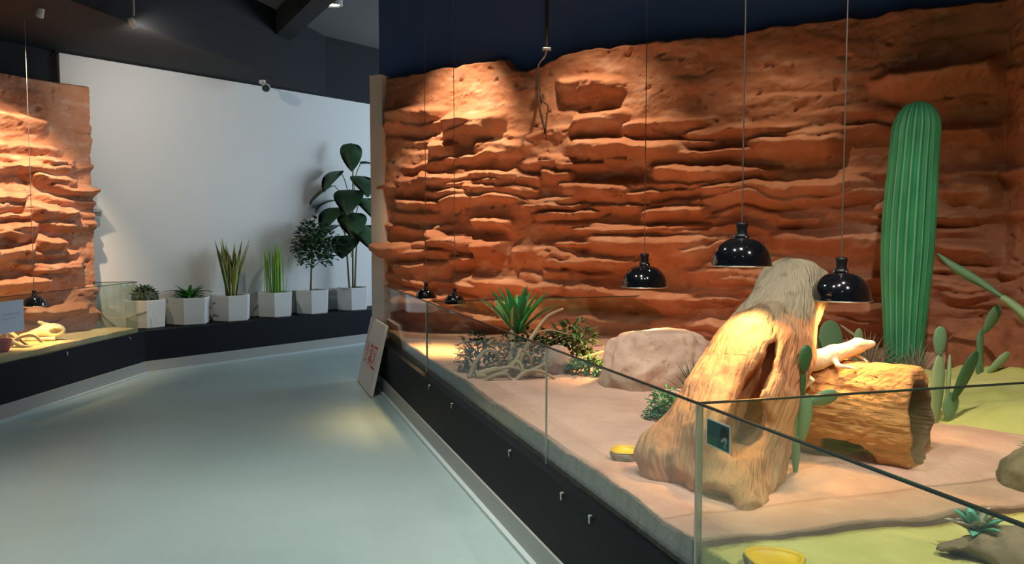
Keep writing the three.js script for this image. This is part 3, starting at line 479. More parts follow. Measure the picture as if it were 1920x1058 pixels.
function canvas(w, h, draw) { const c = document.createElement('canvas'); c.width = w; c.height = h; draw(c.getContext('2d'), w, h); const t = new THREE.CanvasTexture(c); t.colorSpace = THREE.SRGBColorSpace; return t; }
{ // white board leaning on the low wall; red characters
  const w = 0.88, h = 0.67, g = thing('leaning_sign', 'white sign board with red characters leaning against the dark low wall', 'sign');
  const strokes = [ // each character in a unit box, y down
    [[[.08, .08], [.22, .2]], [[.03, .36], [.17, .46]], [[.04, .94], [.24, .62]], [[.6, .02], [.6, .62]], [[.44, .22], [.34, .5]], [[.74, .2], [.9, .44]], [[.9, .5], [.66, .82], [.34, .96]]],
    [[[.08, .08], [.2, .18]], [[.03, .36], [.16, .45]], [[.04, .94], [.22, .62]], [[.3, .14], [.98, .14]], [[.5, .02], [.5, .26]], [[.78, .02], [.78, .26]], [[.42, .32], [.42, .62], [.86, .62], [.86, .32], [.42, .32]], [[.42, .47], [.86, .47]], [[.28, .74], [1, .74]], [[.64, .62], [.6, .78], [.3, .98]], [[.66, .76], [.98, .97]]],
    [[[.95, .08], [.08, .08], [.08, .94], [.98, .94]], [[.78, .2], [.58, .52], [.24, .8]], [[.28, .24], [.56, .46], [.84, .78]]]];
  const tex = canvas(512, 390, (c, W2, H2) => { c.fillStyle = '#d4d5d0'; c.fillRect(0, 0, W2, H2); c.strokeStyle = '#c22a38'; c.lineWidth = 13; c.lineCap = 'round'; c.lineJoin = 'round';
    strokes.forEach((ch, i) => { const x0 = 62 + i * 136, y0 = 128, s = 116, sy = 132; for (const st of ch) { c.beginPath(); st.forEach(([a, b], k) => k ? c.lineTo(x0 + a * s, y0 + b * sy) : c.moveTo(x0 + a * s, y0 + b * sy)); c.stroke(); } }); });
  mesh('board', new RoundedBoxGeometry(w, h, 0.03, 2, 0.004).translate(0, h / 2, 0), M.board, g);
  mesh('print', new THREE.PlaneGeometry(w - 0.012, h - 0.012).translate(0, h / 2, 0.0158), std({ map: tex, roughness: 0.55 }), g);
  const zc = -7.72, off2 = 0.15; g.position.set(faceX(zc) - off2, 0.004, zc); g.rotation.order = 'YXZ'; g.rotation.y = -Math.PI / 2 + Math.atan2(0.335, 1); g.rotation.x = -Math.atan2(0.105, 0.46);
}
{ // card stuck on the nearest front pane
  const tex = canvas(256, 160, (c, w, h) => { c.fillStyle = '#a8b8ab'; c.fillRect(0, 0, w, h); c.fillStyle = '#1f4a44'; c.fillRect(8, 8, w - 16, h - 16); c.fillStyle = '#2c5a3a'; c.fillRect(8, 100, 120, 52); c.fillStyle = '#0e1c18'; c.beginPath(); c.ellipse(195, 58, 48, 44, 0, 0, 7); c.fill(); c.fillStyle = '#8a8f88'; c.beginPath(); c.ellipse(190, 92, 34, 10, -0.5, 0, 7); c.fill(); c.beginPath(); c.ellipse(215, 98, 9, 22, 0.3, 0, 7); c.fill(); c.fillStyle = '#4a7a70'; c.beginPath(); c.ellipse(205, 132, 20, 12, 0, 0, 7); c.fill(); });
  const z0 = -2.3, z1 = -2.19, zc = (z0 + z1) / 2, L = 0.118, g = thing('picture_card', 'small dark green picture card stuck on the nearest glass panel', 'card', [paneX(zc) - IN[0] * 0.008, 0.93, zc - IN[1] * 0.008]);
  mesh('card', new THREE.BoxGeometry(L, 0.078, 0.002), M.board, g); mesh('picture', new THREE.PlaneGeometry(L, 0.078).translate(0, 0, 0.0015), std({ map: tex, roughness: 0.4 }), g);
  g.rotation.y = -Math.PI / 2 + Math.atan2(0.33, 1);
}
{ const tex = canvas(128, 128, (c) => { c.fillStyle = '#c4d2e4'; c.fillRect(0, 0, 128, 128); c.fillStyle = '#a8bcd2'; c.fillRect(18, 50, 90, 8); c.fillRect(18, 68, 70, 6); });
  const g = thing('info_card', 'pale blue information card on the left enclosure glass', 'card', [-4.098, 0.83, -6.52]); mesh('card', new THREE.BoxGeometry(0.3, 0.26, 0.003), M.board, g); mesh('print', new THREE.PlaneGeometry(0.3, 0.26).translate(0, 0, 0.0022), std({ map: tex, roughness: 0.5 }), g); g.rotation.y = Math.PI / 2 - 0.06; }

// ------------------------------------------------------------------ leaning stump
{
  const f = (x, y, z) => {
    let d = cap(x, y, z, [0.82, 0.6, -3.08], [1.02, 0.99, -3.26], 0.23, 0.195);
    d = smin(d, cap(x, y, z, [1.02, 0.99, -3.26], [1.275, 1.272, -3.6], 0.195, 0.133), 0.06);
    d = smin(d, cap(x, y, z, [1.26, 1.25, -3.58], [1.325, 1.245, -3.59], 0.125, 0.095), 0.05);
    d = smin(d, cap(x, y, z, [0.93, 0.92, -3.16], [0.63, 0.62, -3.08], 0.16, 0.145), 0.06);            // left root
    d = smin(d, cap(x, y, z, [0.9, 0.86, -3.12], [0.76, 0.74, -2.93], 0.14, 0.11), 0.05);              // heel of the left root
    d = smin(d, cap(x, y, z, [1.18, 1.12, -3.42], [1.0, 0.84, -3.14], 0.125, 0.1), 0.04);             // right root
    d = smin(d, cap(x, y, z, [1.0, 0.84, -3.14], [0.9, 0.5, -2.98], 0.1, 0.085), 0.04);
    d = smin(d, cap(x, y, z, [0.8, 0.6, -2.92], [0.78, 0.5, -2.84], 0.13, 0.15), 0.06);
    let cut = 9; for (let i = 0; i <= 14; i++) { const t = i / 14, c = [mix(1.03, 0.9, t) + 0.012 * Math.sin(t * 9), mix(1.06, 0.74, t), mix(-3.16, -3.1, t)]; cut = smin(cut, cap(x, y, z, c, [c[0] - 0.11, c[1] + 0.03, c[2] + 0.33], mix(0.006, 0.06, t), mix(0.022, 0.075, t)), 0.02); }
    d = smax(d, -(cut + 0.018 * fbm(x * 10, y * 10, z * 10, 3)), 0.04);                                // cleft between the two roots, widening to a hollow
    d = smax(d, -(cap(x, y, z, [0.5, 0.5, -2.84], [0.7, 0.53, -2.76], 0.12, 0.1)), 0.03);              // undercut at the left foot
    const ax = 0.45, ay = 0.79, az = -0.41, s = x * ax + y * ay + z * az, px = x - ax * s, py = y - ay * s, pz = z - az * s;
    d += 0.026 * fbm(px * 9, s * 1.8, pz * 9 + py * 9, 3) + 0.009 * fbm(px * 30, s * 6, pz * 30 + py * 30, 3) + 0.03 * fbm(x * 5, y * 5, z * 5, 3);
    return d;
  };
  const g = sdfMesh(f, [0.4, 0.5, -3.95], [1.6, 1.5, -2.55], 0.011);
  { const p = g.attributes.position, uv = g.attributes.uv; for (let i = 0; i < p.count; i++) { const x = p.getX(i) - 0.94, y = p.getY(i) - 0.8, z = p.getZ(i) + 3.25, s = x * 0.51 + y * 0.62 - z * 0.6; uv.setXY(i, s, 0.25 * Math.atan2(x * 0.76 + z * 0.65, (z * 0.76 - x * 0.65) * 0.79 + y * 0.61)); } }
  const a = lin(0xc39468), b = lin(0x8d8670), c = lin(0xb57f58), dk = lin(0x5c4c38);
  paint(g, (x, y, z) => { const n = fbm(x * 5, y * 5, z * 5, 4), m = fbm(x * 22, y * 9, z * 22, 3); const lich = smooth(1.12, 1.2, y + 0.12 * fbm(x * 9, y * 9, z * 9, 3)); return cmix(cmix(cmix(a, c, smooth(-0.2, 0.3, n)), b, lich), dk, 0.55 * smooth(0.12, 0.45, m)); });
  tag(mesh('leaning_stump', g, M.wood), 'thick weathered tree stump leaning right, forked at its foot', 'stump');
}
// ------------------------------------------------------------------ hollow log
const E0 = V(1.25, 0.755, -3.5), E1 = V(1.635, 0.765, -3.16), LA = E1.clone().sub(E0), LL = LA.length(), LU = LA.clone().normalize(), LS = V(-LU.z * -1, 0, 0).set(-0.668, 0, -0.744 * -1).normalize();
const logFrame = (x, y, z) => { const dx = x - E0.x, dy = y - E0.y, dz = z - E0.z; return [dx * LU.x + dy * LU.y + dz * LU.z, dy, dx * LS.x + dz * LS.z]; };
{
  const f = (x, y, z) => {
    const [s, v, w] = logFrame(x, y, z), th = Math.atan2(w, v), r = Math.hypot(v, w);
    const bark = 0.012 * fbm(s * 5, th * 7, 1, 3) + 0.03 * Math.abs(fbm(s * 9, th * 11, 4, 3)) + 0.018 * fbm(s * 2.5, th * 1.4, 7, 2);
    const R = 0.194 + 0.012 * Math.cos(2 * th) + bark, rimN = 0.025 * N(th * 2.2, 1, 2);
    let d = smax(r - R, Math.max(-s - 0.03 + rimN, s - LL + rimN), 0.012);
    d = smax(d, -(Math.hypot(v * 1.02, w * 0.98) - 0.152 - 0.016 * fbm(s * 5, th * 3, 11, 2)), 0.012);    // bore
    d = smax(d, -(ell(s, v, w, [LL * 0.5, -0.19, 0.15], [0.13, 0.11, 0.12]) + 0.05 * fbm(s * 9, v * 9, w * 9, 2)), 0.015);                       // broken notch low on the near side
    return d;
  };
  const g = sdfMesh(f, [1.0, 0.52, -3.74], [1.88, 1.01, -2.92], 0.009);
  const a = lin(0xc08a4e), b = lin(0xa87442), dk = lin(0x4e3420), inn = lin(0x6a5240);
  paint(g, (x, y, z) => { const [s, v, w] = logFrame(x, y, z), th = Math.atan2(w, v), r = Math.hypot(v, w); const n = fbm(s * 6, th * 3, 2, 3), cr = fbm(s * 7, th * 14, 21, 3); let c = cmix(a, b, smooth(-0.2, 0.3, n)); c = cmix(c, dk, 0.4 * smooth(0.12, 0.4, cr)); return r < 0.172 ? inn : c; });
  tag(mesh('hollow_log', g, M.wood), 'short hollow log with cracked bark lying beside the stump', 'log');
}
const onLog = (s, deg, h) => { const t = deg * Math.PI / 180, R = 0.212 + h; return E0.clone().addScaledVector(LU, s * LL).addScaledVector(LS, R * Math.sin(t)).add(V(0, R * Math.cos(t), 0)).toArray(); };
{ // pale lizard, one skin
  const hd = onLog(0.5, -4, 0.062), sn = onLog(0.585, -12, 0.074), nk = onLog(0.43, 4, 0.042), ch = onLog(0.36, 13, 0.034), be = onLog(0.27, 26, 0.03), hp = onLog(0.19, 38, 0.022), t1 = onLog(0.12, 50, 0.015), t2 = onLog(0.055, 64, 0.01), t3 = onLog(0.0, 82, 0.006);
  const limbs = [[onLog(0.38, 20, 0.024), onLog(0.44, 30, 0.02), onLog(0.52, 26, 0.006)], [onLog(0.4, 6, 0.024), onLog(0.47, -8, 0.022), onLog(0.54, -8, 0.006)], [onLog(0.2, 44, 0.02), onLog(0.28, 52, 0.018), onLog(0.22, 62, 0.005)], [onLog(0.19, 30, 0.02), onLog(0.12, 18, 0.018), onLog(0.06, 26, 0.005)]];
  const eye = onLog(0.53, -4, 0.076), toes = [];
  limbs.forEach((l) => { const d = V(l[2][0] - l[1][0], l[2][1] - l[1][1], l[2][2] - l[1][2]).normalize(); for (const k of [-0.6, -0.2, 0.2, 0.6]) { const s = V(LU.x, 0, LU.z).cross(V(0, 1, 0)).multiplyScalar(k); const e = d.clone().add(s).normalize().multiplyScalar(0.022); toes.push([l[2], [l[2][0] + e.x, l[2][1] + e.y - 0.002, l[2][2] + e.z]]); } });
  const f = (x, y, z) => {
    let d = smin(cap(x, y, z, hd, sn, 0.03, 0.014), cap(x, y, z, nk, hd, 0.03, 0.032), 0.01);
    d = smin(d, cap(x, y, z, ch, nk, 0.037, 0.03), 0.014); d = smin(d, cap(x, y, z, be, ch, 0.042, 0.037), 0.016); d = smin(d, cap(x, y, z, hp, be, 0.026, 0.037), 0.016);
    d = smin(d, cap(x, y, z, t1, hp, 0.015, 0.024), 0.01); d = smin(d, cap(x, y, z, t2, t1, 0.01, 0.0155), 0.006); d = smin(d, cap(x, y, z, t3, t2, 0.005, 0.01), 0.004);
    for (const [a, b, c] of limbs) { d = smin(d, cap(x, y, z, a, b, 0.014, 0.01), 0.008); d = smin(d, cap(x, y, z, b, c, 0.0105, 0.0075), 0.006); }
    for (const [a, b] of toes) d = smin(d, cap(x, y, z, a, b, 0.0045, 0.003), 0.003);
    return d + 0.0012 * N(x * 160, y * 160, z * 160);
  };
  const g = thing('lizard', 'pale cream lizard resting on top of the hollow log', 'lizard');
  mesh('body', sdfMesh(f, [1.04, 0.7, -3.7], [1.66, 1.12, -3.1], 0.0042), M.lizard, g);
  mesh('eye', new THREE.SphereGeometry(0.005, 10, 8).translate(eye[0] - 0.016, eye[1] - 0.004, eye[2] + 0.016), M.claw, g);
}
// ------------------------------------------------------------------ boulders
function boulder(name, label, c, r, cols, z0, opt = {}) {
  const f = (x, y, z) => { let d = ell(x, y, z, c, r); const q = fbm(x * 5 / opt.s || x * 5, y * 5, z * 5 + z0, 3); d += (opt.n ?? 0.05) * q + 0.012 * fbm(x * 18, y * 18, z * 18, 3); if (opt.top) d = smax(d, y - opt.top - 0.03 * N(x * 4, 1, z * 4) - (opt.tilt || 0) * (x - c[0]), 0.03); if (opt.under) d = smax(d, -(ell(x, y, z, ...opt.under)), 0.03); return d; };
  const m = 0.06, g = sdfMesh(f, [c[0] - r[0] - m, Math.max(c[1] - r[1] - m, 0.48), c[2] - r[2] - m], [c[0] + r[0] + m, c[1] + r[1] + m, c[2] + r[2] + m], opt.cell || 0.014);
  paint(g, (x, y, z) => { const n = fbm(x * 6, y * 6, z * 6 + z0, 4), v = Math.abs(fbm(x * 9 + z0, y * 14, z * 9, 3)); return cmix(cmix(cols[0], cols[1], smooth(-0.2, 0.3, n)), cols[2], 0.35 * (1 - smooth(0.0, 0.03, v))); });
  return tag(mesh(name, g, M.stone), label, 'rock');
}
boulder('flat_boulder', 'broad pinkish grey boulder with a flat cracked top', [0.9, 0.62, -4.95], [0.36, 0.36, 0.3], [lin(0xb8a08c), lin(0xa58d7c), lin(0x5a4438)], 3, { top: 0.9, tilt: 0.02, n: 0.07 });
boulder('small_rock', 'small mauve grey rock right of the pale driftwood', [0.3, 0.62, -5.38], [0.1, 0.12, 0.11], [lin(0x9a8880), lin(0x8a7670), lin(0x5a4a46)], 6, { cell: 0.008, n: 0.04 });
boulder('dark_boulder', 'dark grey rough boulder at the right edge behind the divider', [2.0, 0.55, -2.96], [0.19, 0.17, 0.15], [lin(0x77705e), lin(0x5e584a), lin(0x35322a)], 9, { cell: 0.01, n: 0.06 });
boulder('cave_rock', 'brown hollow cave rock on the yellow sand in the corner', [1.5, 0.5, -2.25], [0.28, 0.16, 0.15], [lin(0x8a7a5c), lin(0x75684e), lin(0x4a4032)], 12, { cell: 0.01, n: 0.05, under: [[1.28, 0.5, -2.2], [0.1, 0.1, 0.12]] });
boulder('reddish_rock', 'rust brown rock lying under the right hand rock wall', [2.95, 0.72, -4.85], [0.28, 0.26, 0.22], [lin(0xa86a48), lin(0x955a3c), lin(0x5a3422)], 15, { n: 0.07 });
// ------------------------------------------------------------------ bowls
function bowl(label, x, z, y, r, turn) {
  const g = thing('feeding_bowl', label, 'bowl', [x, y, z], 'yellow feeding bowls');
  const f = (a, b, c) => { const th = Math.atan2(c, a), q = Math.hypot(a, c), R = r * (1 + 0.08 * Math.sin(3 * th + turn) + 0.06 * N(Math.cos(th) * 2, Math.sin(th) * 2, turn)); let d = Math.max(q - R * (0.86 + 0.14 * Math.abs(b) / 0.04) + 0.01 * fbm(a * 30, b * 30, c * 30, 2), Math.abs(b - 0.018) - 0.02); return smax(d, -(ell(a, b, c, [0, 0.045, 0], [R * 0.82, 0.034, R * 0.82])), 0.004); };
  const s = sdfMesh(f, [-r * 1.3, -0.02, -r * 1.3], [r * 1.3, 0.055, r * 1.3], 0.005); paint(s, () => lin(0x8a857a)); mesh('shell', s, M.stone, g);
  const lp = []; for (let i = 0; i <= 8; i++) { const a = i / 8 * Math.PI / 2; lp.push(new THREE.Vector2(0.001 + r * 0.84 * Math.sin(a), 0.046 - 0.027 * Math.cos(a))); } lp.push(new THREE.Vector2(r * 0.93, 0.0455), new THREE.Vector2(r * 0.95, 0.04));
  const lg = new THREE.LatheGeometry(lp, 36), p = lg.attributes.position; for (let i = 0; i < p.count; i++) { const th = Math.atan2(p.getZ(i), p.getX(i)), k = 1 + 0.08 * Math.sin(3 * th + turn) + 0.06 * N(Math.cos(th) * 2, Math.sin(th) * 2, turn); p.setX(i, p.getX(i) * k); p.setZ(i, p.getZ(i) * k); } lg.computeVertexNormals();
  mesh('glaze', lg, M.yellow, g);
}
bowl('small rough bowl with yellow inside, left of the stump', 0.475, -3.3, sandY(0.475, -3.3) - 0.002, 0.068, 0.4);
bowl('rough bowl with yellow inside standing on the yellow green sand', 0.735, -2.19, yellowY(0.735, -2.19) + 0.0, 0.085, 2.1);
// ------------------------------------------------------------------ saguaro
{
  const x0 = 2.515, z0 = -5.1, y0 = sandY(x0, z0) - 0.05, H = 2.345 - y0, ribs = 21, P = [], C = [], idx = [], nu = ribs * 8, nv = 60;
  for (let j = 0; j <= nv; j++) { const t = j / nv, y = t * H; let R = mix(0.112, 0.155, smooth(0, 0.5, t)); R = R * (1 - 0.08 * smooth(0.55, 0.85, t)); if (t > 0.88) { const k = (t - 0.88) / 0.12; R *= Math.sqrt(Math.max(0, 1 - k * k)); }
    for (let i = 0; i < nu; i++) { const a = i / nu * 2 * Math.PI, q = 0.5 + 0.5 * Math.cos(a * ribs + 0.25 * N(t * 5, a, 1)), r = R * (0.93 + 0.085 * Math.pow(q, 0.7)); P.push(r * Math.cos(a) + 0.05 * t - 0.02 * Math.sin(t * 3), y, r * Math.sin(a)); C.push(...cmix(cmix(lin(0x27885a), lin(0x3aa672), 0.5 + fbm(a * 2, t * 8, 1, 2)), lin(0x9ccfae), 0.8 * smooth(0.9, 0.99, q))); } }
  for (let j = 0; j < nv; j++) for (let i = 0; i < nu; i++) { const a = j * nu + i, b = j * nu + (i + 1) % nu; idx.push(a, a + nu, b, b, a + nu, b + nu); }
  const g = new THREE.BufferGeometry(); g.setAttribute('position', new THREE.Float32BufferAttribute(P, 3)); g.setAttribute('color', new THREE.Float32BufferAttribute(C, 3)); g.setIndex(idx); g.computeVertexNormals(); g.setAttribute('uv', new THREE.Float32BufferAttribute(new Float32Array(P.length / 3 * 2), 2));
  const t = thing('columnar_cactus', 'tall ribbed green columnar cactus before the rock wall', 'cactus', [x0, y0, z0]);
  mesh('column', g, std({ vertexColors: true, roughness: 0.55 }), t);
}
// ------------------------------------------------------------------ prickly pears: pads in metres from the foot [x, y, z, length, width, tilt, yaw, material]
function pads(label, x, z, y, list, group) {
  const g = thing('prickly_pear', label, 'cactus', [x, y, z], group);
  for (const [px, py, pz, L, w, tilt, yaw, m] of list) { const s = new THREE.SphereGeometry(0.5, 18, 14), p = s.attributes.position; for (let i = 0; i < p.count; i++) { const t = p.getY(i) + 0.5; p.setXYZ(i, p.getX(i) * w * 1.3 * (0.72 + 0.5 * t), t * L, p.getZ(i) * Math.min(0.028, w * 0.7)); } s.computeVertexNormals(); s.rotateY(yaw); s.rotateZ(-tilt); s.translate(px, py, pz); mesh('pad', s, m, g); }
}
pads('prickly pear with a long stalk right of the stump, nearest the glass', 1.105, -3.07, sandY(1.105, -3.07) - 0.02, [[0, 0, 0, 0.17, 0.026, 0, 0, G.pad], [-0.008, 0.14, 0.0, 0.18, 0.055, -0.15, 0.4, G.pad], [0.018, 0.13, 0.0, 0.2, 0.045, 0.1, -0.5, G.pad], [0.04, 0.29, 0.0, 0.125, 0.048, 1.25, 0.2, G.pad], [0.022, 0.31, 0, 0.11, 0.016, 0.02, 0, G.padDark], [0.024, 0.405, 0, 0.115, 0.044, 0.08, 0.3, G.padDark]], 'prickly pears in the sand');
pads('prickly pear clump standing at the open end of the log', 1.99, -3.72, sandY(1.99, -3.72) - 0.01, [[0, 0, 0, 0.34, 0.075, 0.04, 0.5, G.padPale], [0.01, 0.32, 0, 0.15, 0.055, 0.02, 0.2, G.pad], [0.05, 0.12, 0.01, 0.22, 0.03, 0.02, 1.2, G.padPale], [0.06, 0.02, 0, 0.14, 0.07, 0.15, 0.3, G.pad], [0.07, 0.12, 0.02, 0.26, 0.06, 0.42, 0.4, G.padDark]], 'prickly pears in the sand');
pads('prickly pear with three upright pads on the yellow mound', 2.6, -4.42, sandY(2.6, -4.42) + 0.07, [[0, 0, 0, 0.27, 0.05, 0.02, 0.6, G.pad], [0.02, 0.02, 0, 0.22, 0.045, -0.15, 0.9, G.pad], [0.035, 0.02, 0.02, 0.17, 0.045, 0.8, 0.3, G.padPale], [0.02, 0.24, 0, 0.18, 0.07, 0.5, 0.4, G.pad]], 'prickly pears in the sand');
pads('dark prickly pear partly hidden behind the lizard', 2.03, -5.0, sandY(2.03, -5.0) - 0.02, [[0, 0.02, 0, 0.33, 0.13, -0.12, 0.2, G.pad], [-0.05, 0.02, 0, 0.24, 0.06, -0.22, 0.9, G.padDark], [0.13, 0.06, 0.02, 0.24, 0.055, 0.05, 0.2, G.padPale], [0.03, 0.32, 0, 0.2, 0.016, 2.2, 0.2, G.dry]], 'prickly pears in the sand');
{ const g = thing('arching_cactus', 'long green arching cactus stem reaching in from the right', 'cactus', [2.86, 0.62, -4.1]);
  const m = [[2.86, 0.6, -4.1], [2.82, 0.86, -4.12], [2.72, 1.06, -4.2], [2.615, 1.215, -4.4], [2.5, 1.31, -4.5], [2.445, 1.39, -4.6]].map(([x, y, z]) => V(x - 2.86, y - 0.62, z + 4.1)), c = new THREE.CatmullRomCurve3(m), q = c.getPoints(40);
  mesh('stem', blade(q.slice(0, 22), (t) => 0.034 * (0.55 + 0.45 * Math.sin(Math.PI * t)), V(0.7, 0.3, 0.6), 0.012, 0.1), G.padPale, g); mesh('stem', blade(q.slice(21), (t) => 0.022 * Math.sin(Math.PI * (0.1 + 0.88 * t)) + 0.004, V(0.7, 0.3, 0.6), 0.01, 0.1), G.pad, g); }
// ------------------------------------------------------------------ grasses, yucca, succulents
function tuft(name, label, x, z, y, n, len, w, mats, lean, cat = 'plant', r = 0.03, wf = W.spike) { const g = thing(name, label, cat, [x, y, z]); for (let i = 0; i < n; i++) { const a = i * 2.4 + rr(-0.3, 0.3), k = i / n; mesh('leaf', leafGeo(V(r * k * Math.cos(a), 0, r * k * Math.sin(a)), a, lean[0] + (lean[1] - lean[0]) * k, rr(0.1, lean[2]), len * rr(0.7, 1.05), w, wf, w * 0.12, 0.3, 7), mats[i % mats.length], g); } return g; }
tuft('dry_grass', 'dry pale grass tuft left of the tall cactus foot', 2.26, -5.05, sandY(2.26, -5.05) - 0.01, 80, 0.27, 0.009, [G.dry], [0.05, 1.1, 0.7], 'grass', 0.1);
tuft('dry_grass', 'sparse dry grass growing round the right side of the cactus foot', 2.5, -4.9, sandY(2.5, -4.9) - 0.01, 50, 0.22, 0.008, [G.dry], [0.05, 1.2, 0.7], 'grass', 0.1);
tuft('yucca', 'small spiky yucca between the flat boulder and the stump', 1.03, -4.45, sandY(1.03, -4.45), 34, 0.22, 0.011, [G.yucca, G.bush2], [0.05, 1.3, 0.3]);
{ const g = thing('low_succulent', 'low pale green succulent cushion left of the stump', 'plant', [0.79, sandY(0.79, -4.05), -4.05]); const m = mesh('rosettes', foliage(260, V(0, 0.05, 0), V(0.1, 0.1, 0.09), 0.03, W.lance, 0.35), G.succ, g); m.userData.kind = 'stuff'; const m2 = mesh('rosettes', foliage(120, V(-0.05, 0.02, 0.05), V(0.07, 0.05, 0.06), 0.025, W.lance, 0.35), G.yucca, g); m2.userData.kind = 'stuff'; }
{ const x = 1.36, z = -2.3, g = thing('teal_succulent', 'teal leaved succulent on the cave rock behind the glass', 'plant', [x, 0.625, z]); for (let i = 0; i < 16; i++) { const a = i * 2.4, k = i / 16; mesh('leaf', leafGeo(V(0, 0, 0), a, 0.3 + 1.0 * k, 0.5, 0.09, 0.018, W.lance, 0.004, 0.3), i % 3 ? G.teal : G.dry, g); } }
{ const x = 1.96, z = -2.92, g = thing('pale_succulent', 'pale spiky tuft growing on the dark boulder', 'plant', [x, 0.7, z]); for (let i = 0; i < 30; i++) { const a = i * 2.4, k = i / 30; mesh('leaf', leafGeo(V(0.03 * k * Math.cos(a), 0, 0.03 * k * Math.sin(a)), a, 0.2 + 1.1 * k, 0.5, 0.06, 0.008, W.spike, 0.002, 0.3, 6), i % 2 ? G.padPale : G.succ, g); } }
// ------------------------------------------------------------------ agave group and driftwood
{ const bx = 0.03, bz = -5.75, g = thing('agave', 'large green agave rosette raised on a short trunk', 'plant', [bx, sandY(bx, bz), bz]);
  mesh('trunk', taperTube([V(-0.03, -0.02, 0.1), V(-0.03, 0.12, 0.06), V(-0.01, 0.25, 0)], 0.035, 0.028, 14, 10, 0.3), M.drift, g);
  for (let i = 0; i < 22; i++) { const a = i * 2.4, k = i / 22; mesh('leaf', leafGeo(V(0.02 * Math.cos(a), 0.22, 0.02 * Math.sin(a)), a, 0.05 + 0.75 * k, 0.4, rr(0.28, 0.38), 0.034, W.lance, 0.006, 0.35, 10), i % 2 ? G.agave : G.agave2, g); } }
{ const g = thing('driftwood', 'pale bleached driftwood roots tangled on the sand below the agave', 'driftwood', [0.0, 0.565, -5.25]);
  const arcs = [[V(-0.28, 0, 0.06), V(-0.24, 0.1, 0.02), V(-0.16, 0.17, -0.02), V(-0.1, 0.14, -0.05), V(-0.09, 0.0, -0.1)], [V(-0.06, 0.02, 0.0), V(0.0, 0.08, 0.02), V(0.04, 0.12, 0), V(0.06, 0.17, -0.02), V(0.12, 0.12, -0.04), V(0.13, 0, -0.05)], [V(-0.2, 0.02, 0.04), V(-0.1, 0.055, 0.08), V(0.0, 0.07, 0.07), V(0.1, 0.03, 0.05), V(0.2, 0.03, 0.02)], [V(-0.18, -0.01, 0.12), V(-0.1, 0.03, 0.14), V(-0.04, 0.035, 0.13), V(0.0, -0.01, 0.12)], [V(0.03, 0, 0.12), V(0.1, 0.05, 0.12), V(0.18, 0.05, 0.1), V(0.28, 0, 0.1)], [V(0.08, 0.02, 0.08), V(0.16, 0.06, 0.06), V(0.24, 0.1, 0.02)], [V(-0.02, 0.02, 0.05), V(0.03, 0.1, 0.03), V(0.07, 0.05, 0.06), V(0.03, -0.01, 0.1)]];
  arcs.forEach((a, i) => mesh('root', taperTube(a, 0.017, 0.009, 22, 7, 0.35), M.drift, g));
  mesh('trunk', taperTube([V(-0.24, 0.01, 0.05), V(-0.1, 0.03, 0.02), V(0.08, 0.03, 0.03), V(0.22, 0.01, 0.05)], 0.035, 0.022, 20, 9, 0.4), M.drift, g); }
{ const g = thing('bare_branch', 'pale bare branch slanting up beside the agave', 'branch', [0.06, 0.68, -5.5]); mesh('limb', taperTube([V(-0.02, -0.1, 0.02), V(0.03, 0.02, 0), V(0.1, 0.14, -0.02), V(0.19, 0.25, -0.06), V(0.3, 0.3, -0.1)], 0.018, 0.008, 22, 8, 0.3), M.drift, g); mesh('twig', taperTube([V(0.1, 0.14, -0.02), V(0.2, 0.16, 0), V(0.34, 0.13, 0.02)], 0.008, 0.004, 12, 6, 0.3), M.drift, g); }
{ const g = thing('long_stick', 'thin pale stick lying on the sand against the flat boulder', 'branch', [0.5, 0.64, -5.45]); mesh('limb', taperTube([V(-0.3, -0.02, 0.1), V(0, 0.02, 0), V(0.3, 0.1, -0.1), V(0.55, 0.16, -0.2)], 0.012, 0.006, 20, 6, 0.3), M.drift, g); mesh('twig', taperTube([V(-0.05, 0.02, 0.02), V(0.15, -0.02, 0.15), V(0.3, -0.05, 0.3)], 0.009, 0.005, 14, 6, 0.3), M.drift, g); }
for (const [x, z, rx, ry, n, s, m, l] of [[-0.24, -5.5, 0.14, 0.17, 300, 0.05, G.moss, 'dark leafy shrub at the left end of the driftwood'], [0.12, -5.75, 0.26, 0.16, 380, 0.05, G.moss, 'dark leafy undergrowth behind the driftwood'], [0.42, -5.6, 0.17, 0.2, 300, 0.07, G.bush2, 'green shrub right of the agave'], [0.5, -5.25, 0.13, 0.07, 160, 0.055, G.yucca, 'low green shrub right of the small mauve rock']]) {
  const g = thing('leafy_shrub', l, 'shrub', [x, sandY(x, z), z]); const f = mesh('foliage', foliage(n, V(0, ry * 0.7, 0), V(rx, ry, rx * 0.8), s, W.lance, 0.22), m, g); f.userData.kind = 'stuff'; mesh('stem', taperTube([V(0, -0.02, 0), V(0.01, ry * 0.6, 0), V(0, ry, 0)], 0.012, 0.006, 8, 6), G.stem, g); }
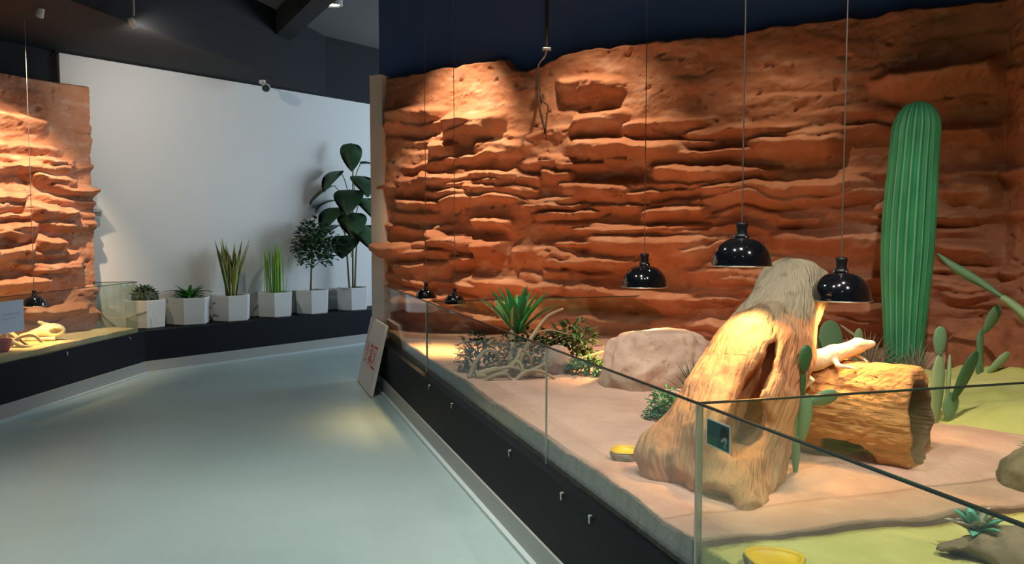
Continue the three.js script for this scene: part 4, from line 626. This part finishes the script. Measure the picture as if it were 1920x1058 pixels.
// ------------------------------------------------------------------ left enclosure
{ const g = thing('animal_skull', 'bleached animal skull with dark eye socket lying on tan sand', 'skull', [-4.36, leftY(-4.36, -7.45), -7.45]);
  const f = (x, y, z) => { let d = smin(ell(x, y, z, [0.06, 0.085, 0], [0.105, 0.07, 0.075]), cap(x, y, z, [0.0, 0.09, 0], [-0.2, 0.035, 0.03], 0.055, 0.022), 0.03); d = smin(d, cap(x, y, z, [0.0, 0.14, -0.02], [-0.07, 0.165, -0.02], 0.02, 0.014), 0.015); d = smax(d, -ell(x, y, z, [0.1, 0.085, 0.06], [0.05, 0.027, 0.085]), 0.008); return d + 0.004 * fbm(x * 25, y * 25, z * 25, 2); };
  mesh('cranium', sdfMesh(f, [-0.25, -0.01, -0.12], [0.2, 0.2, 0.12], 0.0065), M.bone, g);
  mesh('jaw', taperTube([V(0.1, 0.02, 0.06), V(0, 0.02, 0.07), V(-0.12, 0.015, 0.06), V(-0.22, 0.012, 0.04)], 0.016, 0.009, 16, 7, 0.3), M.bone, g);
  for (let i = 0; i < 7; i++) mesh('tooth', new THREE.ConeGeometry(0.007, 0.02, 6).translate(-0.05 - i * 0.022, 0.038, 0.064), M.bone, g); g.rotation.y = 0.15; }
{ const g = thing('driftwood', 'grey gnarled driftwood lying left of the skull', 'driftwood', [-4.45, leftY(-4.45, -7.1), -7.1]); for (const a of [[V(-0.1, 0.02, 0), V(0, 0.06, 0.04), V(0.1, 0.02, 0.08), V(0.2, 0.0, 0.06)], [V(-0.12, 0.03, 0.02), V(-0.05, 0.12, 0), V(0.03, 0.08, 0), V(0.12, 0.0, -0.02)], [V(-0.05, 0.1, 0), V(-0.1, 0.18, 0.02), V(-0.2, 0.14, 0.02), V(-0.24, 0.0, 0)], [V(0.0, 0.03, 0.05), V(0.08, 0.09, 0.02), V(0.15, 0.1, -0.03), V(0.22, 0.03, -0.06)]]) mesh('root', taperTube(a, 0.028, 0.012, 18, 8, 0.4), M.drift, g); }
{ const g = thing('red_dish', 'small red dish standing on tan sand at the left edge', 'dish', [-4.33, leftY(-4.33, -6.72), -6.72]); mesh('dish', new THREE.LatheGeometry([[0.001, 0], [0.06, 0], [0.085, 0.05], [0.09, 0.1], [0.082, 0.1], [0.075, 0.05], [0.05, 0.012], [0.001, 0.01]].map((p) => new THREE.Vector2(...p)), 32), M.red, g); mesh('rim', new THREE.TorusGeometry(0.086, 0.006, 8, 32).rotateX(Math.PI / 2).translate(0, 0.1, 0), M.red, g); }

renderer.render(scene, camera);
